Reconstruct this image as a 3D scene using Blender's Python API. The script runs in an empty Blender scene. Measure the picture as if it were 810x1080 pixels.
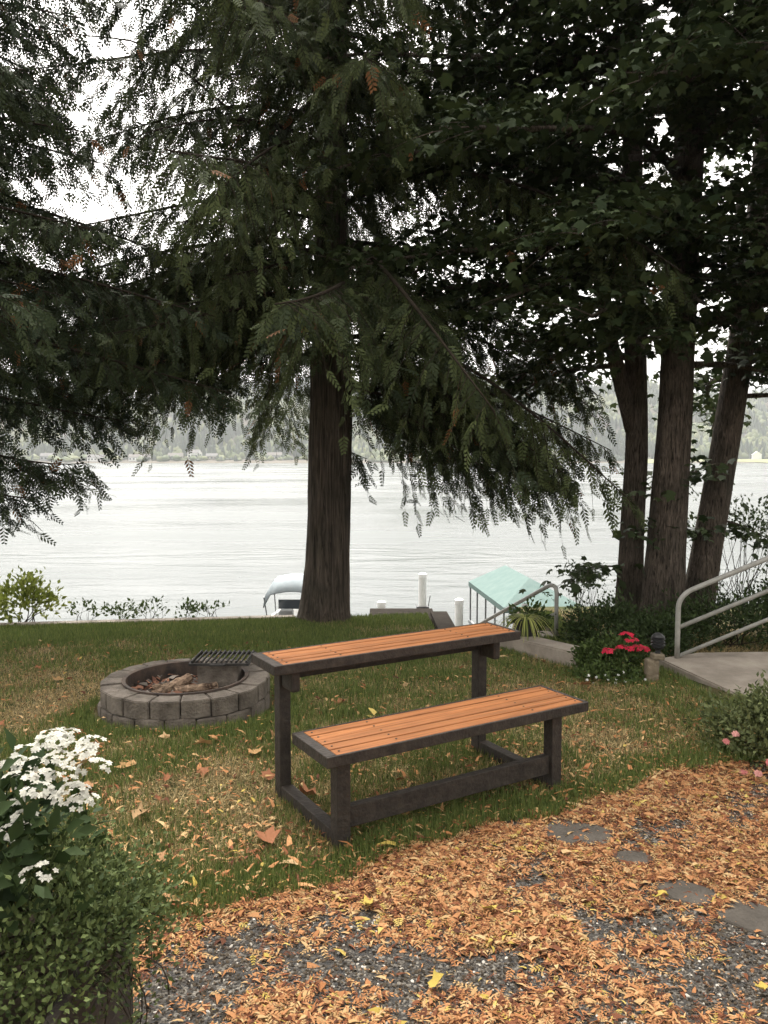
import bpy, bmesh, math, random
import numpy as np
from mathutils import Vector, Matrix, noise as mnoise
R = math.radians
rng = np.random.default_rng(7)
random.seed(7)
scene = bpy.context.scene
COL = scene.collection

# ------------------------------------------------------------------ camera
cam_d = bpy.data.cameras.new("camera")
cam_d.sensor_fit = 'VERTICAL'; cam_d.sensor_height = 36.0; cam_d.lens = 28.03
cam_d.clip_start = 0.05; cam_d.clip_end = 6000
cam = bpy.data.objects.new("camera", cam_d); COL.objects.link(cam)
cam.location = (0, 0, 1.75); cam.rotation_euler = (R(90 - 3.88), 0, 0)
scene.camera = cam

# ------------------------------------------------------------------ sky, sun, exposure
SUN_EL, SUN_AZ = 60, -14          # degrees; azimuth clockwise from +Y
world = bpy.data.worlds.new("World"); scene.world = world; world.use_nodes = True
wn = world.node_tree; wn.nodes.clear()
sky = wn.nodes.new('ShaderNodeTexSky'); sky.sky_type = 'NISHITA'; sky.sun_disc = False
sky.sun_elevation = R(SUN_EL); sky.sun_rotation = R(SUN_AZ)
sky.air_density = 1.0; sky.dust_density = 6.0; sky.ozone_density = 1.0
hsv = wn.nodes.new('ShaderNodeHueSaturation'); hsv.inputs['Saturation'].default_value = 0.0
bg = wn.nodes.new('ShaderNodeBackground'); bg.inputs['Strength'].default_value = 0.15
wo = wn.nodes.new('ShaderNodeOutputWorld')
warm = wn.nodes.new('ShaderNodeMix'); warm.data_type = 'RGBA'; warm.blend_type = 'MULTIPLY'; warm.inputs[0].default_value = 1.0
warm.inputs[7].default_value = (1.0, 0.965, 0.915, 1)       # milky, slightly warm overcast
wn.links.new(sky.outputs[0], hsv.inputs['Color']); wn.links.new(hsv.outputs[0], warm.inputs[6]); wn.links.new(warm.outputs[2], bg.inputs['Color'])
wn.links.new(bg.outputs[0], wo.inputs['Surface'])
sun_d = bpy.data.lights.new("sun", 'SUN'); sun_d.energy = 1.0; sun_d.angle = R(30); sun_d.color = (1, 0.95, 0.88)
sun = bpy.data.objects.new("sun", sun_d); COL.objects.link(sun)
_sd = Vector((math.sin(R(SUN_AZ)) * math.cos(R(SUN_EL)), math.cos(R(SUN_AZ)) * math.cos(R(SUN_EL)), math.sin(R(SUN_EL))))
sun.rotation_euler = _sd.to_track_quat('Z', 'Y').to_euler()
scene.view_settings.view_transform = 'Standard'; scene.view_settings.look = 'None'
scene.view_settings.gamma = 1.0; scene.view_settings.use_curve_mapping = False
scene.view_settings.exposure = 1.85
scene.render.engine = 'CYCLES'
cy = scene.cycles
cy.max_bounces = 6; cy.diffuse_bounces = 3; cy.glossy_bounces = 3; cy.transmission_bounces = 3; cy.volume_bounces = 1
cy.transparent_max_bounces = 6; cy.use_denoising = True; cy.sample_clamp_indirect = 4.0
cy.caustics_reflective = False; cy.caustics_refractive = False

# ------------------------------------------------------------------ object helpers
LOC = {}
def props(o, label=None, cat=None, group=None, kind=None):
    if label: o['label'] = label
    if cat: o['category'] = cat
    if group: o['group'] = group
    if kind: o['kind'] = kind
    return o
def thing(name, label, cat, loc=(0, 0, 0), group=None):
    o = bpy.data.objects.new(name, None); COL.objects.link(o)
    o.location = loc; o.empty_display_size = 0.1
    LOC[o] = np.array(loc, float)
    return props(o, label, cat, group)
def obj(name, VF, m, parent=None, col=None, smooth=False, loc=None):
    """links ONE mesh object; V is given in world coordinates"""
    V, F = VF[0], VF[1]
    V = np.asarray(V, np.float32)
    o_loc = np.zeros(3)
    if parent is not None:
        V = V - LOC[parent]
    elif loc is not None:
        o_loc = np.array(loc, float); V = V - o_loc
    me = bpy.data.meshes.new(name)
    if isinstance(F, np.ndarray):
        n, k = F.shape
        me.vertices.add(len(V)); me.vertices.foreach_set('co', np.ascontiguousarray(V, np.float32).ravel())
        me.loops.add(n * k); me.loops.foreach_set('vertex_index', np.ascontiguousarray(F, np.int32).ravel())
        me.polygons.add(n); me.polygons.foreach_set('loop_start', np.arange(0, n * k, k, dtype=np.int32))
        me.update(calc_edges=True)
    else:
        me.from_pydata([tuple(map(float, v)) for v in V], [], [tuple(int(i) for i in f) for f in F]); me.update()
    if col is not None:
        a = me.color_attributes.new('tint', 'FLOAT_COLOR', 'POINT')
        c = np.ones((len(V), 4), np.float32); c[:, :3] = col
        a.data.foreach_set('color', c.ravel())
    if smooth:
        me.polygons.foreach_set('use_smooth', np.ones(len(me.polygons), bool))
    for mm in (m if isinstance(m, (list, tuple)) else [m]): me.materials.append(mm)
    if len(VF) > 2: me.polygons.foreach_set('material_index', np.asarray(VF[2], np.int32))
    o = bpy.data.objects.new(name, me); COL.objects.link(o)
    o.location = o_loc
    if parent is not None:
        o.parent = parent; LOC[o] = LOC[parent]
    return o
def dup(root, loc, label=None, group=None):
    r = root.copy(); COL.objects.link(r); r.location = loc
    if label: r['label'] = label
    if group: r['group'] = group
    for ch in list(root.children):
        c = ch.copy(); COL.objects.link(c); c.parent = r
        for g in ch.children:
            d = g.copy(); COL.objects.link(d); d.parent = c
    return r
def join(*parts):
    V = []; F = []; o = 0
    for p in parts:
        V.append(np.asarray(p[0], float)); F += [tuple(int(i) + o for i in f) for f in p[1]]; o += len(p[0])
    return np.concatenate(V), F
def bmvf(bm):
    bm.verts.index_update()
    V = np.array([v.co[:] for v in bm.verts]); F = [[v.index for v in f.verts] for f in bm.faces]; bm.free(); return V, F
def box(c, s, axes=None, bev=0.0, seg=1):
    bm = bmesh.new(); bmesh.ops.create_cube(bm, size=1.0)
    for v in bm.verts: v.co = Vector((v.co.x * s[0], v.co.y * s[1], v.co.z * s[2]))
    if bev > 0: bmesh.ops.bevel(bm, geom=bm.edges[:], offset=bev, segments=seg, affect='EDGES', profile=0.5)
    V, F = bmvf(bm)
    if axes is not None: V = V @ np.asarray(axes, float)
    return V + np.asarray(c, float), F
def bar(p0, p1, w, h, bev=0.0, up=(0, 0, 1)):
    """a rectangular bar from p0 to p1, w across, h along up"""
    p0 = np.array(p0, float); p1 = np.array(p1, float); d = p1 - p0; L = np.linalg.norm(d); d = d / L
    u = np.array(up, float); s = np.cross(u, d); s /= np.linalg.norm(s); u = np.cross(d, s)
    return box((p0 + p1) / 2, (L, w, h), np.array([d, s, u]), bev)
def tube(path, rad, n=8, caps=True, wob=0.0):
    P = np.asarray(path, float); m = len(P); rad = np.broadcast_to(np.asarray(rad, float), (m,))
    T = np.gradient(P, axis=0); T /= np.linalg.norm(T, axis=1)[:, None] + 1e-9
    ref = np.array([0, 0, 1.0]) if abs(T[0, 2]) < 0.9 else np.array([1.0, 0, 0])
    a = np.cross(T[0], ref); a /= np.linalg.norm(a)
    V = []; ang = np.arange(n) / n * 2 * math.pi
    for i in range(m):
        a = a - T[i] * (a @ T[i]); a /= np.linalg.norm(a) + 1e-9; b = np.cross(T[i], a)
        r = rad[i] * (1 + wob * np.sin(ang * 3 + i)) if wob else rad[i]
        V.append(P[i] + (np.cos(ang) * r)[:, None] * a + (np.sin(ang) * r)[:, None] * b)
    V = np.concatenate(V)
    F = [(i * n + j, i * n + (j + 1) % n, (i + 1) * n + (j + 1) % n, (i + 1) * n + j) for i in range(m - 1) for j in range(n)]
    if caps: F += [tuple(range(n - 1, -1, -1)), tuple((m - 1) * n + j for j in range(n))]
    return V, F
def lathe(prof, c, n=24):
    P = np.array(prof, float); V = []; F = []
    ang = np.arange(n) / n * 2 * math.pi
    for r, z in P: V.append(np.stack([c[0] + r * np.cos(ang), c[1] + r * np.sin(ang), np.full(n, c[2] + z)], 1))
    m = len(P)
    F = [(i * n + j, i * n + (j + 1) % n, (i + 1) * n + (j + 1) % n, (i + 1) * n + j) for i in range(m - 1) for j in range(n)]
    return np.concatenate(V), F
def prism(poly, z0, z1):
    n = len(poly); V = [(x, y, (z0(x, y) if callable(z0) else z0)) for x, y in poly] + [(x, y, (z1(x, y) if callable(z1) else z1)) for x, y in poly]
    return np.array(V), [tuple(range(n - 1, -1, -1)), tuple(range(n, 2 * n))] + [(i, (i + 1) % n, n + (i + 1) % n, n + i) for i in range(n)]
def frames(d, n):
    """rows: side, along, normal for template (x, y, z)"""
    d = d / (np.linalg.norm(d, axis=1)[:, None] + 1e-9)
    s = np.cross(d, n); s /= np.linalg.norm(s, axis=1)[:, None] + 1e-9
    return np.stack([s, d, np.cross(s, d)], 1)
def scatter(tv, tf, org, rot, sc):
    tv = np.asarray(tv, float); tf = np.asarray(tf, int); N = len(org); m = len(tv)
    sc = np.asarray(sc, float)
    if sc.ndim == 1: sc = sc[:, None]
    loc = tv[None] * sc[:, None, :]
    V = np.einsum('nmk,nkj->nmj', loc, rot) + org[:, None, :]
    F = (tf[None] + (np.arange(N) * m)[:, None, None]).reshape(-1, tf.shape[1])
    return V.reshape(-1, 3), F
def rep(c, m): return np.repeat(c, m, axis=0)
def unit(n): v = rng.normal(size=(n, 3)); return v / np.linalg.norm(v, axis=1)[:, None]
def snoise(p, s):            # smooth value noise on points, vectorised enough
    return np.array([mnoise.noise(Vector((x * s, y * s, z * s))) for x, y, z in p])
def mixcol(a, b, t): return np.array(a)[None] * (1 - t[:, None]) + np.array(b)[None] * t[:, None]

# ------------------------------------------------------------------ materials
def new_mat(name):
    m = bpy.data.materials.new(name); m.use_nodes = True
    nt = m.node_tree; p = nt.nodes['Principled BSDF']; return m, nt, p
def mat(name, c1, c2=None, scale=8.0, rough=0.7, bump=0.0, bscale=None, stretch=(1, 1, 1), metal=0.0, spec=0.4, detail=6, c3=None, coat=0):
    m, nt, p = new_mat(name); L = nt.links
    p.inputs['Roughness'].default_value = rough; p.inputs['Metallic'].default_value = metal
    p.inputs['Specular IOR Level'].default_value = spec
    p.inputs['Base Color'].default_value = (*c1, 1)
    if c2 is not None or bump:
        tc = nt.nodes.new('ShaderNodeTexCoord'); mp = nt.nodes.new('ShaderNodeMapping'); mp.inputs['Scale'].default_value = stretch
        L.new(tc.outputs['Object'], mp.inputs[0])
        nz = nt.nodes.new('ShaderNodeTexNoise'); nz.inputs['Scale'].default_value = scale; nz.inputs['Detail'].default_value = detail; nz.inputs['Roughness'].default_value = 0.62
        L.new(mp.outputs[0], nz.inputs['Vector'])
        if c2 is not None:
            r = nt.nodes.new('ShaderNodeValToRGB'); r.color_ramp.elements[0].position = 0.32; r.color_ramp.elements[1].position = 0.68
            r.color_ramp.elements[0].color = (*c1, 1); r.color_ramp.elements[1].color = (*c2, 1)
            if c3 is not None:
                e = r.color_ramp.elements.new(0.5); e.color = (*c3, 1)
            L.new(nz.outputs['Fac'], r.inputs[0]); L.new(r.outputs[0], p.inputs['Base Color'])
        if bump:
            n2 = nt.nodes.new('ShaderNodeTexNoise'); n2.inputs['Scale'].default_value = bscale or scale * 3; n2.inputs['Detail'].default_value = 8
            L.new(mp.outputs[0], n2.inputs['Vector'])
            b = nt.nodes.new('ShaderNodeBump'); b.inputs['Strength'].default_value = bump; b.inputs['Distance'].default_value = 0.02
            L.new(n2.outputs['Fac'], b.inputs['Height']); L.new(b.outputs[0], p.inputs['Normal'])
    return m
def leaf_mat(name, trans=0.25, rough=0.55, spec=0.25):
    """colour from the per-leaf 'tint' attribute, some light through the leaf"""
    m, nt, p = new_mat(name); L = nt.links
    at = nt.nodes.new('ShaderNodeVertexColor'); at.layer_name = 'tint'
    L.new(at.outputs[0], p.inputs['Base Color']); p.inputs['Roughness'].default_value = rough; p.inputs['Specular IOR Level'].default_value = spec
    if trans > 0:
        tr = nt.nodes.new('ShaderNodeBsdfTranslucent'); L.new(at.outputs[0], tr.inputs[0])
        mx = nt.nodes.new('ShaderNodeMixShader'); mx.inputs[0].default_value = trans
        L.new(p.outputs[0], mx.inputs[1]); L.new(tr.outputs[0], mx.inputs[2])
        L.new(mx.outputs[0], nt.nodes['Material Output'].inputs['Surface'])
    return m
def bark_mat(name, c1, c2, vs=(26, 26, 2.2), bump=1.0, dist=0.03, ring=False):
    m, nt, p = new_mat(name); L = nt.links
    tc = nt.nodes.new('ShaderNodeTexCoord'); mp = nt.nodes.new('ShaderNodeMapping'); mp.inputs['Scale'].default_value = vs
    L.new(tc.outputs['Object'], mp.inputs[0])
    nz = nt.nodes.new('ShaderNodeTexNoise'); nz.inputs['Scale'].default_value = 1.0; nz.inputs['Detail'].default_value = 7; nz.inputs['Roughness'].default_value = 0.7; nz.inputs['Distortion'].default_value = 1.1
    L.new(mp.outputs[0], nz.inputs['Vector'])
    r = nt.nodes.new('ShaderNodeValToRGB'); r.color_ramp.elements[0].position = 0.36; r.color_ramp.elements[1].position = 0.66
    r.color_ramp.elements[0].color = (*c1, 1); r.color_ramp.elements[1].color = (*c2, 1)
    L.new(nz.outputs['Fac'], r.inputs[0])
    n3 = nt.nodes.new('ShaderNodeTexNoise'); n3.inputs['Scale'].default_value = 2.2; n3.inputs['Detail'].default_value = 3
    L.new(tc.outputs['Object'], n3.inputs['Vector'])
    mx = nt.nodes.new('ShaderNodeMix'); mx.data_type = 'RGBA'; mx.blend_type = 'MULTIPLY'
    rr = nt.nodes.new('ShaderNodeValToRGB'); rr.color_ramp.elements[0].color = (0.6, 0.62, 0.58, 1); rr.color_ramp.elements[1].color = (1.2, 1.15, 1.1, 1)
    rr.color_ramp.elements[0].position = 0.3; rr.color_ramp.elements[1].position = 0.7
    L.new(n3.outputs['Fac'], rr.inputs[0]); mx.inputs[0].default_value = 1.0
    L.new(r.outputs[0], mx.inputs[6]); L.new(rr.outputs[0], mx.inputs[7]); L.new(mx.outputs[2], p.inputs['Base Color'])
    b = nt.nodes.new('ShaderNodeBump'); b.inputs['Strength'].default_value = bump; b.inputs['Distance'].default_value = dist
    L.new(nz.outputs['Fac'], b.inputs['Height']); L.new(b.outputs[0], p.inputs['Normal'])
    p.inputs['Roughness'].default_value = 0.9; p.inputs['Specular IOR Level'].default_value = 0.15
    return m

M = {}
M['soil'] = mat('soil', (0.045, 0.035, 0.022), (0.10, 0.08, 0.05), 3.0, 0.95, 0.6, 40)
M['leaf'] = leaf_mat('leaf', 0.2, 0.6, 0.14)
M['scale_leaf'] = leaf_mat('cedar_scale_leaf', 0.08, 0.65, 0.12)
M['leafdark'] = leaf_mat('leaf_dense', 0.10, 0.6, 0.2)
M['grass'] = leaf_mat('grass_blade', 0.2, 0.6, 0.2)
M['litter'] = leaf_mat('dry_litter', 0.12, 0.75, 0.15)
M['pebble'] = leaf_mat('pebble', 0.0, 0.8, 0.12)
M['petal'] = leaf_mat('petal', 0.25, 0.6, 0.2)
M['bark_cedar'] = bark_mat('cedar_bark', (0.030, 0.025, 0.021), (0.20, 0.165, 0.140), (30, 30, 1.5), 1.0, 0.05)
M['bark_maple'] = bark_mat('maple_bark', (0.024, 0.020, 0.017), (0.23, 0.190, 0.160), (44, 44, 5.5), 1.0, 0.05)
M['twig'] = mat('twig', (0.025, 0.02, 0.016), (0.05, 0.04, 0.03), 20, 0.95, spec=.05)
M['frame'] = mat('charcoal_stained_wood', (0.020, 0.016, 0.013), (0.048, 0.039, 0.032), 22, 0.65, 0.3, 60, (1, 1, 1), spec=0.35)
M['concrete'] = mat('concrete', (0.22, 0.19, 0.155), (0.40, 0.35, 0.29), 3.5, 0.9, 0.4, 60, c3=(0.31, 0.265, 0.22))
M['block'] = mat('concrete_block', (0.075, 0.062, 0.05), (0.21, 0.18, 0.15), 7, 0.95, 0.6, 60)
M['flag'] = mat('flagstone', (0.046, 0.040, 0.033), (0.085, 0.074, 0.062), 6, 0.85, 0.4, 30, spec=.2)
M['rust'] = mat('rusty_steel', (0.035, 0.03, 0.028), (0.12, 0.085, 0.065), 10, 0.7, 0.2, 60, metal=0.3)
M['steelgrey'] = mat('galvanised_steel', (0.16, 0.17, 0.18), (0.28, 0.28, 0.28), 8, 0.55, metal=0.5)
M['iron'] = mat('sooty_iron', (0.02, 0.02, 0.02), (0.06, 0.055, 0.05), 20, 0.6, metal=0.5)
M['ash'] = mat('ash', (0.06, 0.05, 0.045), (0.25, 0.22, 0.2), 12, 0.95, 0.6, 60)
M['log'] = bark_mat('charred_wood', (0.05, 0.03, 0.022), (0.42, 0.30, 0.22), (20, 20, 20), 0.6, 0.01)
M['rail'] = mat('grey_painted_pipe', (0.26, 0.255, 0.23), (0.38, 0.37, 0.34), 14, 0.42, 0.08, 60, spec=0.5)
M['white'] = mat('white_paint', (0.70, 0.70, 0.69), (0.82, 0.82, 0.80), 6, 0.5)
M['pile'] = mat('white_plastic_pile', (0.62, 0.63, 0.60), (0.80, 0.80, 0.78), 3, 0.5)
M['timber'] = mat('weathered_timber', (0.018, 0.015, 0.012), (0.055, 0.046, 0.038), 7, 0.95, 0.4, 40, (1, 6, 6), spec=.05)
M['planter'] = mat('dark_planter_wood', (0.02, 0.016, 0.013), (0.05, 0.04, 0.032), 8, 0.8, 0.3, 40, (2, 2, 10))
M['canvas_blue'] = mat('blue_canvas', (0.22, 0.25, 0.265), (0.27, 0.30, 0.315), 5, 0.9, spec=.05)
M['canvas_teal'] = mat('teal_canvas', (0.115, 0.165, 0.155), (0.145, 0.195, 0.183), 3, 0.9, spec=.05)
M['black'] = mat('black_plastic', (0.02, 0.02, 0.022), (0.035, 0.035, 0.035), 10, 0.45)
M['glass'] = mat('window_glass', (0.04, 0.05, 0.06), None, rough=0.1, spec=0.6)
M['stone'] = mat('tan_stone', (0.15, 0.12, 0.08), (0.26, 0.21, 0.15), 12, 0.9, 0.5, 50)
M['roof_grey'] = mat('roof_shingle', (0.10, 0.10, 0.10), (0.18, 0.17, 0.16), 2, 0.9)
M['roof_brown'] = mat('brown_shingle', (0.10, 0.09, 0.08), (0.17, 0.155, 0.14), 2, 0.9)
M['siding_white'] = mat('white_siding', (0.74, 0.74, 0.72), (0.82, 0.82, 0.8), 1, 0.7)
M['siding_grey'] = mat('grey_siding', (0.22, 0.23, 0.23), (0.30, 0.30, 0.30), 1, 0.7)
M['siding_tan'] = mat('tan_siding', (0.26, 0.235, 0.20), (0.32, 0.29, 0.25), 1, 0.7)

def wood_plank_mat():
    m, nt, p = new_mat('orange_stained_plank'); L = nt.links
    tc = nt.nodes.new('ShaderNodeTexCoord'); mp = nt.nodes.new('ShaderNodeMapping'); mp.vector_type = 'POINT'
    mp.vector_type = 'TEXTURE'; mp.inputs['Rotation'].default_value = (0, 0, 0.539); mp.inputs['Scale'].default_value = (.35, .012, .012)
    L.new(tc.outputs['Object'], mp.inputs[0])
    nz = nt.nodes.new('ShaderNodeTexNoise'); nz.inputs['Scale'].default_value = 1.0; nz.inputs['Detail'].default_value = 6; nz.inputs['Distortion'].default_value = 0.5
    L.new(mp.outputs[0], nz.inputs['Vector'])
    r = nt.nodes.new('ShaderNodeValToRGB'); r.color_ramp.elements[0].position = 0.3; r.color_ramp.elements[1].position = 0.72
    r.color_ramp.elements[0].color = (0.16, 0.058, 0.017, 1); r.color_ramp.elements[1].color = (0.38, 0.148, 0.050, 1)
    L.new(nz.outputs['Fac'], r.inputs[0])
    n2 = nt.nodes.new('ShaderNodeTexNoise'); n2.inputs['Scale'].default_value = 5; n2.inputs['Detail'].default_value = 5
    L.new(tc.outputs['Object'], n2.inputs['Vector'])
    geo = nt.nodes.new('ShaderNodeNewGeometry')
    ad = nt.nodes.new('ShaderNodeMath'); ad.operation = 'MULTIPLY_ADD'; ad.inputs[1].default_value = 0.35; ad.inputs[2].default_value = 0.62
    L.new(geo.outputs['Random Per Island'], ad.inputs[0])
    a2 = nt.nodes.new('ShaderNodeMath'); a2.operation = 'MULTIPLY_ADD'; a2.inputs[1].default_value = 0.4
    L.new(n2.outputs['Fac'], a2.inputs[0]); L.new(ad.outputs[0], a2.inputs[2])
    hs = nt.nodes.new('ShaderNodeHueSaturation'); L.new(r.outputs[0], hs.inputs['Color']); L.new(a2.outputs[0], hs.inputs['Value'])
    L.new(hs.outputs[0], p.inputs['Base Color'])
    b = nt.nodes.new('ShaderNodeBump'); b.inputs['Strength'].default_value = 0.3; b.inputs['Distance'].default_value = 0.004
    L.new(nz.outputs['Fac'], b.inputs['Height']); L.new(b.outputs[0], p.inputs['Normal'])
    p.inputs['Roughness'].default_value = 0.6; p.inputs['Specular IOR Level'].default_value = 0.3
    return m
M['plank'] = wood_plank_mat()

# ------------------------------------------------------------------ terrain
WATER = -4.75
SHORE = 1000.0
def gz(y):
    t = np.maximum(0, np.asarray(y, float) - 4.3)
    return -0.08 * t * t / (t + 0.6)
_ex = np.array([-14, -3, -0.93, -0.29, 0.72, 1.93, 2.26, 3.5, 14]); _ey = np.array([-3, 1.75, 2.83, 3.19, 3.80, 4.47, 4.60, 4.95, 7.0])
def edge_y(x): return np.interp(x, _ex, _ey) + 0.05 * np.sin(np.asarray(x) * 5.1) + 0.03 * np.sin(np.asarray(x) * 12.7 + 1)
_fx = np.array([-60, -14, -4.9, -2, 0.62, 0.64, 2.10, 2.12, 6, 14, 60]); _fy = np.array([6, 8.5, 10.15, 10.85, 11.55, 9.25, 9.25, 12.6, 12.8, 12, 12])
def far_y(x): return np.interp(x, _fx, _fy)
def hill(x, y):
    """height of the far shore"""
    x = np.asarray(x, float); y = np.asarray(y, float)
    d = y - SHORE - 12 * np.sin(x * 0.011) - 6 * np.sin(x * 0.037 + 2)
    flat = np.clip((d - 0) / 40, 0, 1) * 4.0
    slope = np.clip((d - 70) / 420, 0, 1); slope = slope * slope * (3 - 2 * slope)
    top = 122 + 16 * np.sin(x * 0.006 + 1.0) + 9 * np.sin(x * 0.017) + 6 * np.sin(x * 0.043 + .7)
    return WATER - 1.2 + np.clip(d / 6, 0, 1) * 1.6 + flat + slope * top + slope * 7 * np.sin(x * 0.03 + y * 0.021)
def land(x, y):
    x = np.asarray(x, float); y = np.asarray(y, float)
    d = y - far_y(x)
    near = gz(np.minimum(y, far_y(x))) - np.clip(d, 0, 99) * 0.95
    near = np.maximum(near, WATER - 1.2)
    return np.where(y > 600, np.maximum(near, hill(x, y)), near)
xs = np.unique(np.concatenate([np.linspace(-1400, -60, 60), np.linspace(-60, -14, 24), np.linspace(-14, 14, 141), np.linspace(14, 60, 24), np.linspace(60, 1400, 60), [0.62, 0.64, 2.10, 2.12]]))
ys = np.unique(np.concatenate([np.linspace(-200, -20, 10), np.linspace(-20, 2, 12), np.linspace(2, 20, 91), np.linspace(20, 900, 12), np.linspace(900, 1750, 80)]))
def grid(xs, ys, zf):
    X, Y = np.meshgrid(xs, ys); Z = zf(X, Y)
    V = np.stack([X, Y, Z], -1).reshape(-1, 3); nx = len(xs)
    i = np.arange(len(ys) - 1)[:, None] * nx + np.arange(nx - 1)[None]
    return V, np.stack([i, i + 1, i + nx + 1, i + nx], -1).reshape(-1, 4)
props(obj('ground', grid(xs, ys, lambda x, y: land(x, y) - 0.012), M['soil'], smooth=True), kind='structure')

# lawn sheet between gravel edge and the bank edge
def strip(xs, n, y0, y1, dz):
    V = []; m = len(xs)
    for x in xs:
        a, b = float(y0(x)), float(y1(x))
        for k in range(n):
            y = a + (b - a) * k / (n - 1); V.append((x, y, float(gz(y)) + dz))
    i = np.arange(m - 1)[:, None] * n + np.arange(n - 1)[None]
    return np.array(V), np.stack([i, i + n, i + n + 1, i + 1], -1).reshape(-1, 4)
def lawn_mat():
    m, nt, p = new_mat('lawn_soil'); L = nt.links
    tc = nt.nodes.new('ShaderNodeTexCoord')
    nz = nt.nodes.new('ShaderNodeTexNoise'); nz.inputs['Scale'].default_value = 1.3; nz.inputs['Detail'].default_value = 8; nz.inputs['Roughness'].default_value = 0.7
    L.new(tc.outputs['Object'], nz.inputs['Vector'])
    r = nt.nodes.new('ShaderNodeValToRGB'); r.color_ramp.elements[0].position = 0.38; r.color_ramp.elements[1].position = 0.62
    r.color_ramp.elements[0].color = (0.035, 0.05, 0.015, 1); r.color_ramp.elements[1].color = (0.13, 0.10, 0.05, 1)
    L.new(nz.outputs['Fac'], r.inputs[0]); L.new(r.outputs[0], p.inputs['Base Color'])
    n2 = nt.nodes.new('ShaderNodeTexNoise'); n2.inputs['Scale'].default_value = 60; n2.inputs['Detail'].default_value = 6
    L.new(tc.outputs['Object'], n2.inputs['Vector'])
    b = nt.nodes.new('ShaderNodeBump'); b.inputs['Strength'].default_value = 0.8; b.inputs['Distance'].default_value = 0.03
    L.new(n2.outputs['Fac'], b.inputs['Height']); L.new(b.outputs[0], p.inputs['Normal'])
    p.inputs['Roughness'].default_value = 0.95; p.inputs['Specular IOR Level'].default_value = 0.1
    return m
props(obj('lawn', strip(np.unique(np.concatenate([np.linspace(-14, 9, 231), [0.62, 0.64, 2.10, 2.12]])), 60, edge_y, lambda x: far_y(x) - 0.02, 0.0), lawn_mat()), kind='structure')
def gravel_mat():
    m, nt, p = new_mat('gravel_bed'); L = nt.links
    tc = nt.nodes.new('ShaderNodeTexCoord')
    v = nt.nodes.new('ShaderNodeTexVoronoi'); v.inputs['Scale'].default_value = 95; L.new(tc.outputs['Object'], v.inputs['Vector'])
    r = nt.nodes.new('ShaderNodeValToRGB'); cr = r.color_ramp; cr.elements[0].position = 0.0; cr.elements[0].color = (0.02, 0.02, 0.02, 1)
    cr.elements[1].position = 1; cr.elements[1].color = (0.20, 0.18, 0.15, 1); e = cr.elements.new(0.72); e.color = (0.046, 0.037, 0.027, 1)
    sep = nt.nodes.new('ShaderNodeSeparateColor'); L.new(v.outputs['Color'], sep.inputs[0]); L.new(sep.outputs[0], r.inputs[0])
    L.new(r.outputs[0], p.inputs['Base Color'])
    b = nt.nodes.new('ShaderNodeBump'); b.inputs['Strength'].default_value = 1; b.inputs['Distance'].default_value = 0.01; b.invert = True
    L.new(v.outputs['Distance'], b.inputs['Height']); L.new(b.outputs[0], p.inputs['Normal'])
    p.inputs['Roughness'].default_value = 0.7
    return m
props(obj('gravel_path', strip(np.linspace(-14, 9, 116), 40, lambda x: np.minimum(edge_y(x) - 2, -6), lambda x: edge_y(x) + 0.0, 0.003), gravel_mat()), kind='structure')

# water
def water_mat():
    m, nt, p = new_mat('lake_water'); L = nt.links
    p.inputs['Base Color'].default_value = (0.035, 0.045, 0.045, 1); p.inputs['Roughness'].default_value = 0.28; p.inputs['IOR'].default_value = 1.33; p.inputs['Specular IOR Level'].default_value = 0.4
    tc = nt.nodes.new('ShaderNodeTexCoord'); mp = nt.nodes.new('ShaderNodeMapping'); mp.inputs['Scale'].default_value = (0.35, 1.0, 1.0)
    mp.inputs['Rotation'].default_value = (0, 0, 0.12)
    L.new(tc.outputs['Object'], mp.inputs[0])
    a = nt.nodes.new('ShaderNodeTexNoise'); a.inputs['Scale'].default_value = 0.55; a.inputs['Detail'].default_value = 5; a.inputs['Distortion'].default_value = 0.6
    b = nt.nodes.new('ShaderNodeTexNoise'); b.inputs['Scale'].default_value = 2.4; b.inputs['Detail'].default_value = 4
    L.new(mp.outputs[0], a.inputs['Vector']); L.new(mp.outputs[0], b.inputs['Vector'])
    b1 = nt.nodes.new('ShaderNodeBump'); b1.inputs['Strength'].default_value = 0.32; b1.inputs['Distance'].default_value = 0.30
    b2 = nt.nodes.new('ShaderNodeBump'); b2.inputs['Strength'].default_value = 0.3; b2.inputs['Distance'].default_value = 0.06
    L.new(a.outputs['Fac'], b1.inputs['Height']); L.new(b.outputs['Fac'], b2.inputs['Height']); L.new(b1.outputs[0], b2.inputs['Normal'])
    L.new(b2.outputs[0], p.inputs['Normal'])
    w = nt.nodes.new('ShaderNodeTexNoise'); w.inputs['Scale'].default_value = 0.06; w.inputs['Detail'].default_value = 4; L.new(mp.outputs[0], w.inputs['Vector'])
    wr = nt.nodes.new('ShaderNodeMapRange'); wr.inputs[1].default_value = .35; wr.inputs[2].default_value = .65; wr.inputs[3].default_value = .14; wr.inputs[4].default_value = .34
    L.new(w.outputs['Fac'], wr.inputs[0]); L.new(wr.outputs[0], p.inputs['Roughness'])
    return m
props(obj('lake_water', grid(np.linspace(-1390, 1390, 30), np.linspace(13, 1100, 30), lambda x, y: x * 0 + WATER), water_mat()), kind='structure')

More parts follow.
